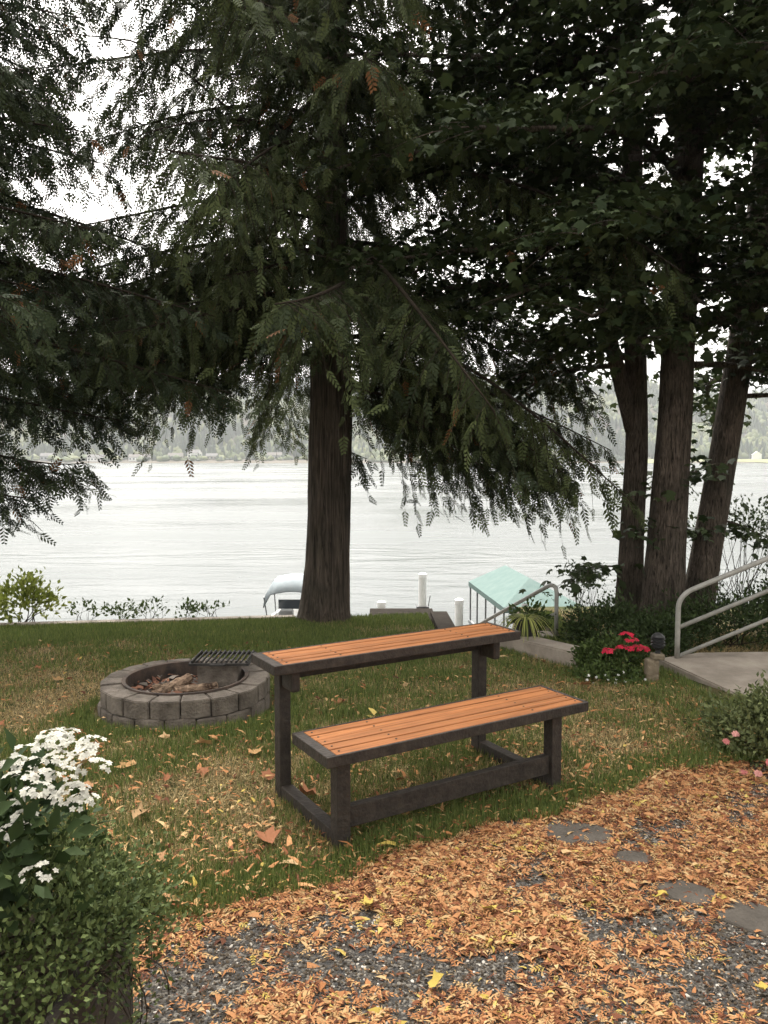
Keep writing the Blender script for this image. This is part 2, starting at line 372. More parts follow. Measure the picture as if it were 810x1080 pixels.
# far forest: one mass of crowns on the hill
def far_forest():
    N = 13000
    x = rng.uniform(-900, 900, N); y = SHORE + 14 + 650 * rng.random(N) ** 1.2
    z = hill(x, y); keep = (z > WATER + 1.5) & ~((y < SHORE + 75) & (rng.random(N) < 0.45) | (x > 325) & (y < SHORE + 75)); x, y, z = x[keep], y[keep], z[keep]; N = len(x)
    # crown template: lumpy 3-ring blob / cone
    n = 7; ang = np.arange(n) / n * 2 * math.pi
    def ring(r, zz, ph): return np.stack([np.cos(ang + ph) * r, np.sin(ang + ph) * r, np.full(n, zz)], 1)
    tv = np.concatenate([ring(0.55, 0.0, 0), ring(1.0, 0.35, .4), ring(0.85, 0.65, .2), ring(0.35, 0.93, .5), ring(0.02, 1.02, 0)])
    tf = [(i * n + j, i * n + (j + 1) % n, (i + 1) * n + (j + 1) % n, (i + 1) * n + j) for i in range(4) for j in range(n)]
    con = (snoise(np.stack([x, y, z * 0], 1), 0.008) + rng.normal(0, .25, N)) > 0.05
    h = np.where(y < SHORE + 45, rng.uniform(3, 9, N), np.where(con, rng.uniform(14, 26, N), rng.uniform(9, 16, N))); w = np.where(con, rng.uniform(2.5, 4.0, N), rng.uniform(4.5, 8, N))
    th = rng.uniform(0, 6.28, N); rot = np.zeros((N, 3, 3)); rot[:, 0, 0] = np.cos(th); rot[:, 0, 1] = np.sin(th); rot[:, 1, 0] = -np.sin(th); rot[:, 1, 1] = np.cos(th); rot[:, 2, 2] = 1
    V, F = scatter(tv, tf, np.stack([x, y, z - 1], 1), rot, np.stack([w, w, h], 1))
    V += (rng.normal(size=V.shape) * 0.55)
    t = rng.random(N); c = np.where(con[:, None], mixcol((0.02, 0.04, 0.02), (0.045, 0.065, 0.03), t), mixcol((0.06, 0.09, 0.025), (0.13, 0.14, 0.04), t))
    o = obj('far_forest', (V, F), M['leafdark'], col=rep(c, len(tv)), smooth=False)
    props(o, 'hazy wooded hillside of mixed trees across the lake', 'forest', kind='stuff')
far_forest()
# shore lawn strip at far right
props(obj('far_meadow', grid(np.linspace(330, 620, 30), np.linspace(SHORE - 2, SHORE + 55, 12), lambda x, y: hill(x, y) + 0.35), mat('meadow', (0.13, 0.16, 0.05), (0.2, 0.2, 0.08), 0.05, 0.9)), kind='structure')

# ------------------------------------------------------------------ haze
def haze():
    V, F = box((0, 775, 72), (2900, 1990, 158.5))
    V[:, 2] = np.where(V[:, 2] < 0, WATER - 2.6, 205)
    m, nt, p = new_mat('haze_air'); nt.nodes.remove(p)
    pv = nt.nodes.new('ShaderNodeVolumePrincipled'); pv.inputs['Color'].default_value = (0.92, 0.95, 0.97, 1); pv.inputs['Density'].default_value = 0.0002
    pv.inputs['Anisotropy'].default_value = 0.0
    nt.links.new(pv.outputs[0], nt.nodes['Material Output'].inputs['Volume'])
    props(obj('haze', (V, F), m), kind='stuff')
haze()

# ------------------------------------------------------------------ foliage templates
def spray_template(k=5):
    """flat hanging frond of scale leaves: rachis plus side leaflets (quads)"""
    tv = [(-.012, 0, 0), (.012, 0, 0), (.006, 1, -.03), (-.006, 1, -.03)]; tf = [(0, 1, 2, 3)]
    for i in range(k):
        y = 0.10 + 0.80 * i / (k - 1); l = 0.30 * (1 - 0.60 * i / (k - 1)) + .05; w = 0.055
        for s in (-1, 1):
            yy = y + (0.05 if s > 0 else 0); b = len(tv); ex, ey = s * l * .68, l * .80
            tv += [(0, yy, 0), (s * (l * .36 + w * .5), yy + l * .36 - w * .6, .01), (ex, yy + ey, -.03), (s * (l * .30 - w * .5), yy + l * .42 + w * .7, .0)]
            tf.append((b, b + 1, b + 2, b + 3) if s > 0 else (b, b + 3, b + 2, b + 1))
    return np.array(tv), np.array(tf)
SPRAY = spray_template()
MAPLE = (np.array([(0, .38, 0), (0, 0, .0), (.40, .08, -.06), (.33, .38, .03), (.55, .68, -.09), (.25, .66, .03), (0, 1, -.10), (-.25, .66, .03), (-.55, .68, -.09), (-.33, .38, .03), (-.40, .08, -.06)]),
         np.array([(0, i, i + 1) for i in range(1, 10)] + [(0, 10, 1)]))
OVATE = (np.array([(0, 0, 0), (.27, .42, .07), (0, 1, -.05), (-.27, .42, .07), (0, .5, 0)]), np.array([(0, 1, 4), (1, 2, 4), (4, 2, 3), (0, 4, 3)]))
BLADE = (np.array([(-.5, 0, 0), (.5, 0, 0), (.36, .55, .12), (-.36, .55, .12), (0, 1, .42)]), np.array([(0, 1, 2), (0, 2, 3), (3, 2, 4)]))

SLIVER = (np.array([(-.5, 0, 0), (.5, .12, .03), (.42, .5, .12), (-.38, .45, .10), (.05, 1, .0)]), np.array([(0, 1, 2), (0, 2, 3), (3, 2, 4)]))
def trunk_mesh(path, rad, n=44, flute=0.07, seed=0, steps=10):
    """tapered trunk with uneven, furrowed outline"""
    P = np.asarray(path, float); rad = np.asarray(rad, float)
    t = np.linspace(0, 1, (len(P) - 1) * steps + 1); ti = np.linspace(0, 1, len(P))
    Q = np.stack([np.interp(t, ti, P[:, k]) for k in range(3)], 1); r = np.interp(t, ti, rad)
    for _ in range(steps // 2):
        Q[1:-1] = (Q[:-2] + 2 * Q[1:-1] + Q[2:]) / 4; r[1:-1] = (r[:-2] + 2 * r[1:-1] + r[2:]) / 4
    V, F = tube(Q, 1.0, n); m = len(Q)
    out = []
    for i in range(m):
        for j in range(n):
            a = j / n * 2 * math.pi; d = V[i * n + j] - Q[i]
            f = 1 + flute * mnoise.noise(Vector((math.cos(a) * 4.2 + seed, math.sin(a) * 4.2, Q[i][2] * .45))) + .30 * flute * mnoise.noise(Vector((math.cos(a) * 15 + seed, math.sin(a) * 15, Q[i][2] * 3.5))) + .45 * flute * mnoise.noise(Vector((math.cos(a) * 11 + seed, math.sin(a) * 11, Q[i][2] * .9)))
            out.append(Q[i] + d * r[i] * f)
    return np.array(out), F

# ------------------------------------------------------------------ conifers
GREEN_C = ((0.021, 0.031, 0.014), (0.092, 0.114, 0.042))
def conifer(label, base, top, r0, branches, seed, colours, spray=(0.11, 0.26), hang=1.0, side=0.9, curt=1.0, name='cedar_tree', bare=(), flare=1.35, dens=1.0):
    """branches: (z, azimuth deg, length, rise, droop, tip)"""
    global rng
    rs = np.random.default_rng(seed); rng = rs
    base = np.array(base, float); top = np.array(top, float)
    T = thing(name, label, 'tree', base)
    H = top[2] - base[2]
    ts = np.array([0, .02, .06, .2, .4, .7, 1.0])
    path = base[None] + (top - base)[None] * ts[:, None] + np.stack([.05 * np.sin(ts * 9), .05 * np.cos(ts * 7) - .05, ts * 0], 1)
    rad = r0 * np.array([flare, 1.16, 1.02, .90, .66, .36, .05])
    parts = []
    O = []; D = []; Nn = []; S = []; C = []
    for (z, az, L, rise, droop, tip) in branches:
        f = (z - base[2]) / H; st = base + (top - base) * f
        a = math.radians(az); h = np.array([math.sin(a), math.cos(a), 0]); sd = np.array([h[1], -h[0], 0])
        t = np.linspace(0, 1, 13); wig = rs.normal() * .12; bt = rs.normal() * .12 + (.14 if (110 < az % 360 < 250 and z < 6) else 0)  # bt: random bough tone; low camera-facing boughs tinted lighter, sunlight painted into the leaves
        P = st[None] + h[None] * (L * t)[:, None] + sd[None] * (L * wig * t * t)[:, None]
        P[:, 2] = z + L * (rise * t - droop * t ** 2 + tip * t ** 3)
        parts.append(tube(P, (0.008 + 0.007 * L) * (1 - t * .9) + .002, 6))
        nn = max(4, int(L / 0.115 * dens * rs.uniform(.7, 1.2)))
        for k in range(nn):
            tk = 0.10 + 0.90 * (k + rs.random() * .7) / nn
            p = np.array([np.interp(tk, t, P[:, i]) for i in range(3)]); p2 = np.array([np.interp(min(1, tk + .05), t, P[:, i]) for i in range(3)]) ; p1 = np.array([np.interp(tk - .05, t, P[:, i]) for i in range(3)])
            fw = p2 - p1; fw /= np.linalg.norm(fw) + 1e-9
            for s in (-1, 1):
                l = (0.22 + side * (1 - tk) ** .55 * min(1, 2.5 * tk + .25)) * rs.uniform(.55, 1.15) * min(1.2, .4 + L / 3.5)
                d = fw * .65 + sd * s * rs.uniform(.5, .95) + np.array([0, 0, rs.uniform(-.25, .15)]); d /= np.linalg.norm(d)
                ns = max(2, int(l / 0.066)); u = (np.arange(ns) + rs.random(ns)) / ns
                cu = curt * rs.uniform(.3, 1.35); q = p[None] + d[None] * (l * u * (1 - .25 * cu * u))[:, None]; q[:, 2] -= l * cu * u ** 1.6
                if l > .3:
                    uu = np.array([0, .4, .7, 1.0]); sq = p[None] + d[None] * (l * uu * (1 - .25 * cu * uu))[:, None]; sq[:, 2] -= l * cu * uu ** 1.6; parts.append(tube(sq, (.005, .004, .003, .0015), 3, caps=False))
                dd = d[None] * rs.uniform(.2, .9, (ns, 1)) + np.array([0, 0, -hang])[None] * rs.uniform(.35, 1.3, (ns, 1)) + rs.normal(size=(ns, 3)) * .32
                O.append(q); D.append(dd); Nn.append(np.stack([rs.normal(size=ns), rs.normal(size=ns), rs.normal(size=ns) * .5 + .5], 1))
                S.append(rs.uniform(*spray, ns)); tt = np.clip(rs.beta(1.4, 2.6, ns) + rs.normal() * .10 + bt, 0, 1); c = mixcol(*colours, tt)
                br = rs.random(ns) < .012; c[br] = (0.16, 0.075, 0.03); C.append(c)
    for pth in bare: parts.append(tube(pth, np.linspace(.022, .005, len(pth)), 5))
    obj('trunk', trunk_mesh(path, rad, 48, 0.10, seed), M['bark_cedar'], T, smooth=True)
    obj('boughs', join(*parts), M['twig'], T, smooth=True)
    O = np.concatenate(O); D = np.concatenate(D); Nn = np.concatenate(Nn); S = np.concatenate(S); C = np.concatenate(C)
    S2 = np.stack([S * rs.uniform(.75, 1.25, len(S)), S, S], 1)
    V, F = scatter(SPRAY[0], SPRAY[1], O, frames(D, Nn), S2)
    obj('crown', (V, F), M['scale_leaf'], T, col=rep(C, len(SPRAY[0])))
    return T
def whorl(z0, z1, n, Lf, seed, rise=.18, droop=.62, tip=.30, azf=None):
    rs = np.random.default_rng(seed); out = []
    for i in range(n):
        z = z0 + (z1 - z0) * ((i + .5) / n) ; az = i * 137.5 + rs.uniform(-25, 25)
        L = Lf(z) * rs.uniform(.78, 1.12)
        out.append((z, az, L, rise * rs.uniform(.5, 1.4), droop * rs.uniform(.8, 1.2), tip * rs.uniform(.7, 1.3)))
    return out

cz = -0.53
cb = whorl(3.1, 14.2, 84, lambda z: max(.8, 4.5 - .05 * (z - 3) - .55 * max(0, z - 9)), 3, rise=.30, droop=.78, tip=.26)
cb = [(b[0], b[1], min(b[2], 3.6 + .9 * math.sin(b[0] * 5)) if (b[0] > 4.8 and 215 < b[1] % 360 < 325) else b[2], *b[3:]) for b in cb]
cb += [(3.6, -82, 4.1, .04, .45, .22), (3.9, -100, 3.9, .08, .5, .25), (3.5, -65, 3.4, .02, .45, .2), (3.9, -120, 3.6, .08, .5, .2), (4.5, -85, 4.4, .1, .5, .22), (5.6, 165, 2.0, .1, .6, .3), (6.6, 190, 2.2, .1, .6, .3), (7.6, 215, 2.2, .1, .6, .3), (4.9, 225, 2.6, .1, .6, .3), (6.0, 130, 2.4, .1, .6, .3), (4.6, -110, 4.2, .1, .5, .2),
       (2.8, 84, 3.0, .0, .62, .22), (3.0, 100, 3.3, .05, .75, .22), (3.2, 70, 3.5, .0, .55, .2), (2.6, 110, 2.5, .0, .7, .2), (3.3, 60, 3.2, .05, .6, .2), (2.7, 96, 3.2, .0, .6, .2),
       (4.1, 170, 2.0, .05, .6, .3), (4.3, 205, 2.4, .08, .62, .3), (4.0, 140, 2.4, .08, .6, .3), (2.75, 78, 3.7, .02, .5, .18), (3.1, 92, 3.9, .02, .52, .18), (2.5, 88, 3.3, -.02, .42, .16), (3.7, -75, 4.3, .05, .46, .2), (4.1, -90, 4.6, .06, .48, .2), (1.9, 78, .55, .0, .5, .2), (3.7, -140, 3.4, .1, .55, .25)]
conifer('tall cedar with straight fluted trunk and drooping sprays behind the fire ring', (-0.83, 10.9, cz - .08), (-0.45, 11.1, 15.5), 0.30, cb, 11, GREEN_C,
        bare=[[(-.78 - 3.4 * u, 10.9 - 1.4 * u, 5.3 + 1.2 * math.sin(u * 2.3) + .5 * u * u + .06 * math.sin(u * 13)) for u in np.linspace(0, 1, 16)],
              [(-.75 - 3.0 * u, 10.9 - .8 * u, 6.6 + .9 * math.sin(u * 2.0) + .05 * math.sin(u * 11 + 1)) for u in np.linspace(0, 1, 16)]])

# a darker conifer whose trunk stands beyond the left edge, its boughs reaching in
fb = whorl(3.0, 13.5, 84, lambda z: max(.8, 3.7 - .26 * (z - 2.4)), 8, rise=.10, droop=.42, tip=.2)
_r8 = np.random.default_rng(88)
fb += [(2.9 + 6.3 * i / 24, 45 + 100 * ((i * .618) % 1), (3.6 - .16 * i / 2.4) * _r8.uniform(.75, 1.1) if i > 8 else 4.0 * _r8.uniform(.75, 1.1), .12, .5, .2) for i in range(24)]
fb = [(b[0], b[1], min(b[2], 2.6 + .6 * math.sin(b[0] * 7)) if (b[0] > 4.9 and 30 < b[1] % 360 < 160) else b[2], *b[3:]) for b in fb]
fb += [(1.75, 62, 2.3, .02, .35, .25), (2.05, 85, 2.4, -.05, .45, .35), (2.6, 75, 2.7, .05, .45, .25), (2.3, 110, 2.1, .0, .42, .3), (1.6, 95, 1.9, -.1, .25, .2)]
conifer('dark conifer at the left edge with boughs reaching out over the lake', (-5.75, 8.9, -.42), (-5.6, 9.0, 15), 0.32, fb, 23, ((0.017, 0.028, 0.015), (0.064, 0.083, 0.035)),
        spray=(0.12, 0.25), hang=.5, side=.75, curt=.6, dens=.85, name='conifer_tree')

# ------------------------------------------------------------------ maples
def maple(label, path, rad, limbs, seed, colours=((0.021, 0.035, 0.015), (0.075, 0.102, 0.036)), leaf=(0.07, 0.145), extra=(), flute=.09):
    """limbs: (start xyz, azimuth, length, rise, sag, radius)"""
    global rng
    rs = np.random.default_rng(seed); rng = rs
    T = thing('maple_tree', label, 'tree', path[0])
    parts = [trunk_mesh(path, rad, 40, flute, seed)]
    for pth, r in extra: parts.append(trunk_mesh(pth, r, 20, .06, seed + 1))
    O = []; D = []; Nn = []; S = []; C = []
    for (st, az, L, rise, sag, r0) in limbs:
        a = math.radians(az); h = np.array([math.sin(a), math.cos(a), 0]); sd = np.array([h[1], -h[0], 0])
        t = np.linspace(0, 1, 11); w = rs.normal(size=2) * .1
        P = np.array(st)[None] + h[None] * (L * t)[:, None] + sd[None] * (L * (w[0] * t * t + .05 * np.sin(t * 7 + w[1] * 20)))[:, None]
        P[:, 2] = st[2] + L * (rise * t - sag * t * t)
        parts.append(tube(P, r0 * (1 - .85 * t) + .004, 7))
        nt_ = max(5, int(L / .145))
        for k in range(nt_):
            tk = .22 + .78 * (k + rs.random()) / nt_
            p = np.array([np.interp(tk, t, P[:, i]) for i in range(3)])
            s = 1 if k % 2 else -1
            d = h * rs.uniform(.2, .9) + sd * s * rs.uniform(.3, 1.0) + np.array([0, 0, rs.uniform(-.25, .45)]); d /= np.linalg.norm(d)
            l = rs.uniform(.35, 1.15) * (1.15 - .5 * tk)
            u = np.linspace(0, 1, 5); tw = p[None] + d[None] * (l * u)[:, None]; tw[:, 2] -= l * .25 * u ** 2
            parts.append(tube(tw, np.linspace(.008, .002, 5), 4, caps=False))
            nl = int(l * rs.uniform(24, 38)) + 5
            u = rs.random(nl) ** .7
            q = p[None] + d[None] * (l * u)[:, None] + rs.normal(size=(nl, 3)) * np.array([.16, .16, .07]); q[:, 2] -= l * .25 * u ** 2
            dd = d[None] * .5 + rs.normal(size=(nl, 3)) * np.array([.7, .7, .15]) + np.array([0, 0, -.45])
            O.append(q); D.append(dd); Nn.append(np.array([0, 0, 1.0]) + rs.normal(size=(nl, 3)) * .35)
            S.append(rs.uniform(*leaf, nl)); C.append(mixcol(*colours, np.clip(rs.beta(1.5, 2.5, nl) + rs.normal() * .1, 0, 1)))
    obj('trunk', join(*parts), M['bark_maple'], T, smooth=True)
    O = np.concatenate(O); D = np.concatenate(D); Nn = np.concatenate(Nn); S = np.concatenate(S); C = np.concatenate(C)
    V, F = scatter(MAPLE[0], MAPLE[1], O, frames(D, Nn), S)
    obj('crown', (V, F), M['leaf'], T, col=rep(C, len(MAPLE[0])))
    return T
def limbs_on(path, z0, z1, n, L0, L1, seed, azr=(0, 360), rise=.35, sag=.35):
    rs = np.random.default_rng(seed); P = np.array(path, float); out = []
    for i in range(n):
        z = z0 + (z1 - z0) * (i + rs.random()) / n
        st = [np.interp(z, P[:, 2], P[:, k]) for k in range(3)]
        az = azr[0] + (azr[1] - azr[0]) * ((i * .618 + rs.uniform(-.08, .08)) % 1)
        out.append((st, az, rs.uniform(L0, L1) * (1 if z > 4 else .85), rise * rs.uniform(.3, 1.5), sag * rs.uniform(.6, 1.4), .045))
    return out
mpA = [(3.13, 10.1, -.55), (3.15, 10.1, .6), (3.2, 10.1, 2.0), (3.1, 10.15, 4.4), (3.05, 10.2, 7.5), (3.2, 10.3, 11)]
mpB = [(3.32, 9.45, -.5), (3.36, 9.45, .6), (3.42, 9.45, 2.0), (3.48, 9.45, 4.2), (3.6, 9.5, 7.5), (3.7, 9.6, 12)]
mpC = [(3.88, 9.9, -.5), (4.0, 9.9, .4), (4.22, 9.9, 1.9), (4.5, 9.85, 4.2), (4.75, 9.8, 7.5), (5.2, 9.9, 12)]
maple('leftmost trunk of the maple clump, slimmer and dark with forked limbs above', mpA, [.19, .15, .135, .125, .10, .04],
      limbs_on(mpA, 2.7, 9.8, 36, 1.6, 3.6, 31, (120, 350), .28, .34) + [([3.1, 10.1, 3.6], 262, 3.6, .28, .3, .05), ([3.1, 10.1, 3.9], 236, 3.8, .25, .3, .05), ([3.1, 10.1, 5.0], 250, 4.0, .25, .3, .05), ([3.1, 10.1, 6.1], 240, 4.0, .25, .3, .05), ([3.02, 10.05, .35], 262, .45, .3, .3, .012), ([3.3, 10.0, .9], 150, .4, .1, .3, .01)], 41,
      extra=[([(3.14, 10.1, 2.1), (2.75, 10.0, 3.4), (2.5, 9.9, 5.0), (2.3, 9.9, 7.0)], [.10, .085, .07, .04])])
maple('thickest middle trunk of the maple clump with deep reddish furrowed bark', mpB, [.285, .22, .19, .175, .15, .05],
      limbs_on(mpB, 2.8, 9.8, 40, 1.4, 3.6, 32, (80, 300), .24, .36) + [([3.5, 9.4, 4.0], 215, 3.2, .2, .32, .05), ([3.5, 9.4, 5.0], 240, 3.6, .2, .32, .05), ([3.5, 9.4, 5.4], 190, 3.0, .2, .34, .05), ([3.5, 9.4, 3.5], 160, 2.6, .2, .36, .05)], 42)
maple('rightmost trunk of the maple clump, leaning out to the right', mpC, [.23, .175, .16, .15, .125, .05],
      limbs_on(mpC, 2.7, 9.8, 44, 1.4, 3.3, 33, (10, 240), .26, .36) + [([4.3, 9.9, 2.5], 110, 1.9, .1, .35, .03), ([4.45, 9.85, 3.4], 120, 2.4, .05, .42, .03), ([4.4, 9.85, 3.1], 95, 2.4, .0, .35, .03), ([4.02, 9.9, 1.0], 70, 1.0, -.1, .2, .015), ([4.2, 9.8, 1.7], 265, .55, -.1, .3, .012)], 43)

# ------------------------------------------------------------------ shrubs
def shrub(name, label, cat, base, centre, radii, n, leaf, colours, seed, clumps=40, spread=.22, stems=10, matl='leaf', tmpl=OVATE, upright=.5, group=None, shell=.55, zmin=None, stem_r=.006):
    global rng
    rs = np.random.default_rng(seed); rng = rs
    T = thing(name, label, cat, base, group)
    c = np.array(centre, float); r = np.array(radii, float)
    u = unit(clumps); u[:, 2] = np.abs(u[:, 2]) * 1.0 - .25
    cc = c + u * r * (shell + (1 - shell) * rs.random((clumps, 1)) ** .5) * rs.uniform(.8, 1.18, (clumps, 1))
    i = rs.integers(0, clumps, n)
    q = cc[i] + rs.normal(size=(n, 3)) * spread * r.mean()
    floor_z = (zmin if zmin is not None else base[2] + .01)
    q[:, 2] = np.maximum(q[:, 2], floor_z + rs.random(n) * .06)
    out = (q - c) / r; out /= np.linalg.norm(out, axis=1)[:, None] + 1e-6
    d = out * .7 + rs.normal(size=(n, 3)) * .55 + np.array([0, 0, upright])
    nn = out + rs.normal(size=(n, 3)) * .5 + np.array([0, 0, .7])
    tint = np.clip(rs.beta(1.6, 2.0, n) * .7 + rs.random(clumps)[i] * .35 - .02, 0, 1)
    V, F = scatter(tmpl[0], tmpl[1], q, frames(d, nn), rs.uniform(leaf[0], leaf[1], n))
    obj('foliage', (V, F), M[matl], T, col=rep(mixcol(*colours, tint), len(tmpl[0])))
    b = np.array(base, float); ps = []
    for k in range(stems):
        e = cc[k % clumps]; s0 = b + np.array([rs.normal() * r[0] * .25, rs.normal() * r[1] * .25, -.02])
        mid = (s0 + e) / 2 + rs.normal(size=3) * .03
        ps.append(tube([s0, mid, e], [stem_r * 1.4, stem_r, stem_r * .5], 5))
    if ps: obj('stems', join(*ps), M['twig'], T)
    return T, cc
DK = ((0.020, 0.034, 0.013), (0.075, 0.11, 0.038)); MID = ((0.03, 0.055, 0.015), (0.11, 0.15, 0.045)); LT = ((0.08, 0.11, 0.02), (0.30, 0.33, 0.07))
def gzf(y): return float(gz(y))
shrub('shrub', 'dense dark green shrub between the stair rail and the maple trunks', 'shrub', (2.45, 8.75, gzf(8.75)), (2.52, 8.75, -.13), (.46, .4, .29), 3600, (.03, .06), DK, 51, 60, .2)
shrub('shrub', 'dark shrub at the foot of the maple clump behind the red flowers', 'shrub', (2.75, 8.1, gzf(8.1)), (2.75, 8.1, -.12), (.42, .35, .27), 2800, (.03, .06), DK, 52, 50, .2)
shrub('shrub', 'low dark hedge shrub right of the maples, behind the grey ramp rail', 'shrub', (3.85, 8.7, gzf(8.7)), (3.85, 8.7, -.09), (.75, .45, .34), 5200, (.03, .06), DK, 53, 70, .2)
shrub('shrub', 'bushy green shrub behind the ramp at the right edge of the photo', 'shrub', (5.0, 8.9, gzf(8.9)), (5.0, 8.9, .1), (.7, .5, .55), 5000, (.03, .065), DK, 54, 60, .22)
shrub('shrub', 'loose twiggy shrub with sparse leaves standing against the water on the right', 'shrub', (4.7, 10.4, gzf(10.4)), (4.75, 10.4, .75), (.85, .5, .75), 900, (.04, .085), DK, 55, 70, .12, stems=34, shell=.2, stem_r=.004)
shrub('shrub', 'spindly upright shrub with thin twigs beside the teal boat cover', 'shrub', (2.3, 9.2, gzf(9.2)), (2.3, 9.2, .2), (.42, .3, .5), 170, (.03, .055), DK, 56, 40, .12, stems=22, shell=.2, stem_r=.003)
shrub('shrub', 'yellow green leafy shrub on the bank at the left edge', 'shrub', (-4.75, 10.5, -.5), (-4.78, 10.5, -.2), (.42, .4, .42), 1000, (.05, .10), LT, 57, 36, .18, shell=.4)
for i, (x, y, h, n, lab) in enumerate([(-4.05, 10.65, .20, 90, 'small upright weed beside the yellow green shrub on the lawn edge'), (-3.55, 10.75, .16, 150, 'low spreading weed in the middle of the lawn edge, left of the cedar'), (-3.2, 10.85, .26, 110, 'tallest of the weeds along the lawn edge left of the cedar'), (-2.75, 10.9, .15, 120, 'short leafy weed on the lawn edge nearest the fire ring'), (-2.4, 10.95, .14, 60, 'tiny sparse weed nearest the cedar on the lawn edge')]):
    shrub('weed', lab, 'weed', (x, y, -.5), (x, y, -.45 + h * .6), (.28, .12, h), n, (.04, .075), MID, 60 + i, 10, .2, stems=8, shell=.3, stem_r=.003)

# ------------------------------------------------------------------ red geranium bed, white daisies
def disc_flower(k=5, pr=.42, pw=.34):
    tv = []; tf = []
    for i in range(k):
        a = i / k * 2 * math.pi; c, s = math.cos(a), math.sin(a); b = len(tv)
        for (x, y, z) in [(0, 0, 0), (pw, .55, .10), (0, 1.0, .05), (-pw, .55, .10)]:
            tv.append((x * c - y * s, x * s + y * c, z))
        tf.append((b, b + 1, b + 2, b + 3))
    return np.array(tv), np.array(tf)
FLOWER = disc_flower()
def flower_head(parent, c, r, nf, fs, col, seed, name='flower_head', flat=.5, up=(0, -.3, 1)):
    rs = np.random.default_rng(seed)
    u = rs.normal(size=(nf, 3)); u /= np.linalg.norm(u, axis=1)[:, None]; u[:, 2] = np.abs(u[:, 2])
    q = np.array(c) + u * np.array([r, r, r * flat])
    n = u * .7 + np.array(up) + rs.normal(size=(nf, 3)) * .2; n /= np.linalg.norm(n, axis=1)[:, None]
    d = np.cross(n, rs.normal(size=(nf, 3)))
    s = np.cross(d, n); s /= np.linalg.norm(s, axis=1)[:, None]; d = np.cross(n, s)
    V, F = scatter(FLOWER[0], FLOWER[1], q, np.stack([s, d, n], 1), rs.uniform(.8, 1.15, nf) * fs)
    cc = np.array(col)[None] * rs.uniform(.65, 1.1, (nf, 1))
    return obj(name, (V, F), M['petal'], parent, col=rep(np.clip(cc, 0, .85), len(FLOWER[0])))
T, _ = shrub('geranium_plant', 'green flowering plant with bright red blossoms beside the garden light', 'flowering plant', (2.08, 6.95, gzf(6.95)), (2.09, 6.95, -.07), (.22, .18, .22), 1000, (.03, .06), MID, 70, 34, .22)
for i, (x, y, z) in enumerate([(1.93, 6.75, .09), (2.10, 6.8, .22), (2.06, 6.78, .11), (2.2, 6.8, .11), (2.13, 6.78, .18), (2.24, 6.82, .09), (2.14, 6.75, .105)]):
    flower_head(T, (x, y, z), .055, 13, .024, (.66, .03, .075), 700 + i)
T, _ = shrub('bedding_plant', 'low green bedding plant dotted with tiny white flowers below the red blossoms', 'flowering plant', (1.95, 6.72, gzf(6.72)), (1.95, 6.72, -.13), (.30, .16, .12), 1100, (.025, .045), MID, 71, 30, .25)
for i in range(16):
    flower_head(T, (rng.uniform(1.70, 2.24), rng.uniform(6.54, 6.62), rng.uniform(-.18, -.04)), .004, 3, .013, (.8, .8, .76), 720 + i, up=(0, -.8, .6))
shrub('shrub', 'pale green feathery bush spilling over the end of the concrete kerb', 'shrub', (1.90, 7.15, gzf(7.15)), (1.90, 7.12, -.08), (.17, .16, .17), 1300, (.03, .055), MID, 72, 34, .22)

# pink flower bush on the right
T, cc = shrub('flower_bush', 'rounded green bush with pink blooms at the edge of the gravel', 'flowering bush', (2.36, 4.62, -.02), (2.36, 4.60, .14), (.42, .34, .25), 6500, (.022, .045), ((0.04, 0.055, 0.02), (0.19, 0.215, 0.09)), 73, 70, .2, stems=16)
for i, (x, y, z) in enumerate([(2.02, 4.22, .03), (2.10, 4.24, .06), (1.92, 4.40, .14), (1.95, 4.35, .20), (2.17, 4.20, .18), (2.28, 4.16, .12), (2.24, 4.15, -.0), (1.98, 4.30, .0), (2.06, 4.2, .10), (2.35, 4.2, .24), (2.5, 4.2, .15)]):
    flower_head(T, (x, y - .02, z + .02), .014, 8, .0165, (.62, .22, .21) if i % 3 else (.72, .36, .32), 740 + i, up=(-.2, -.8, .5))

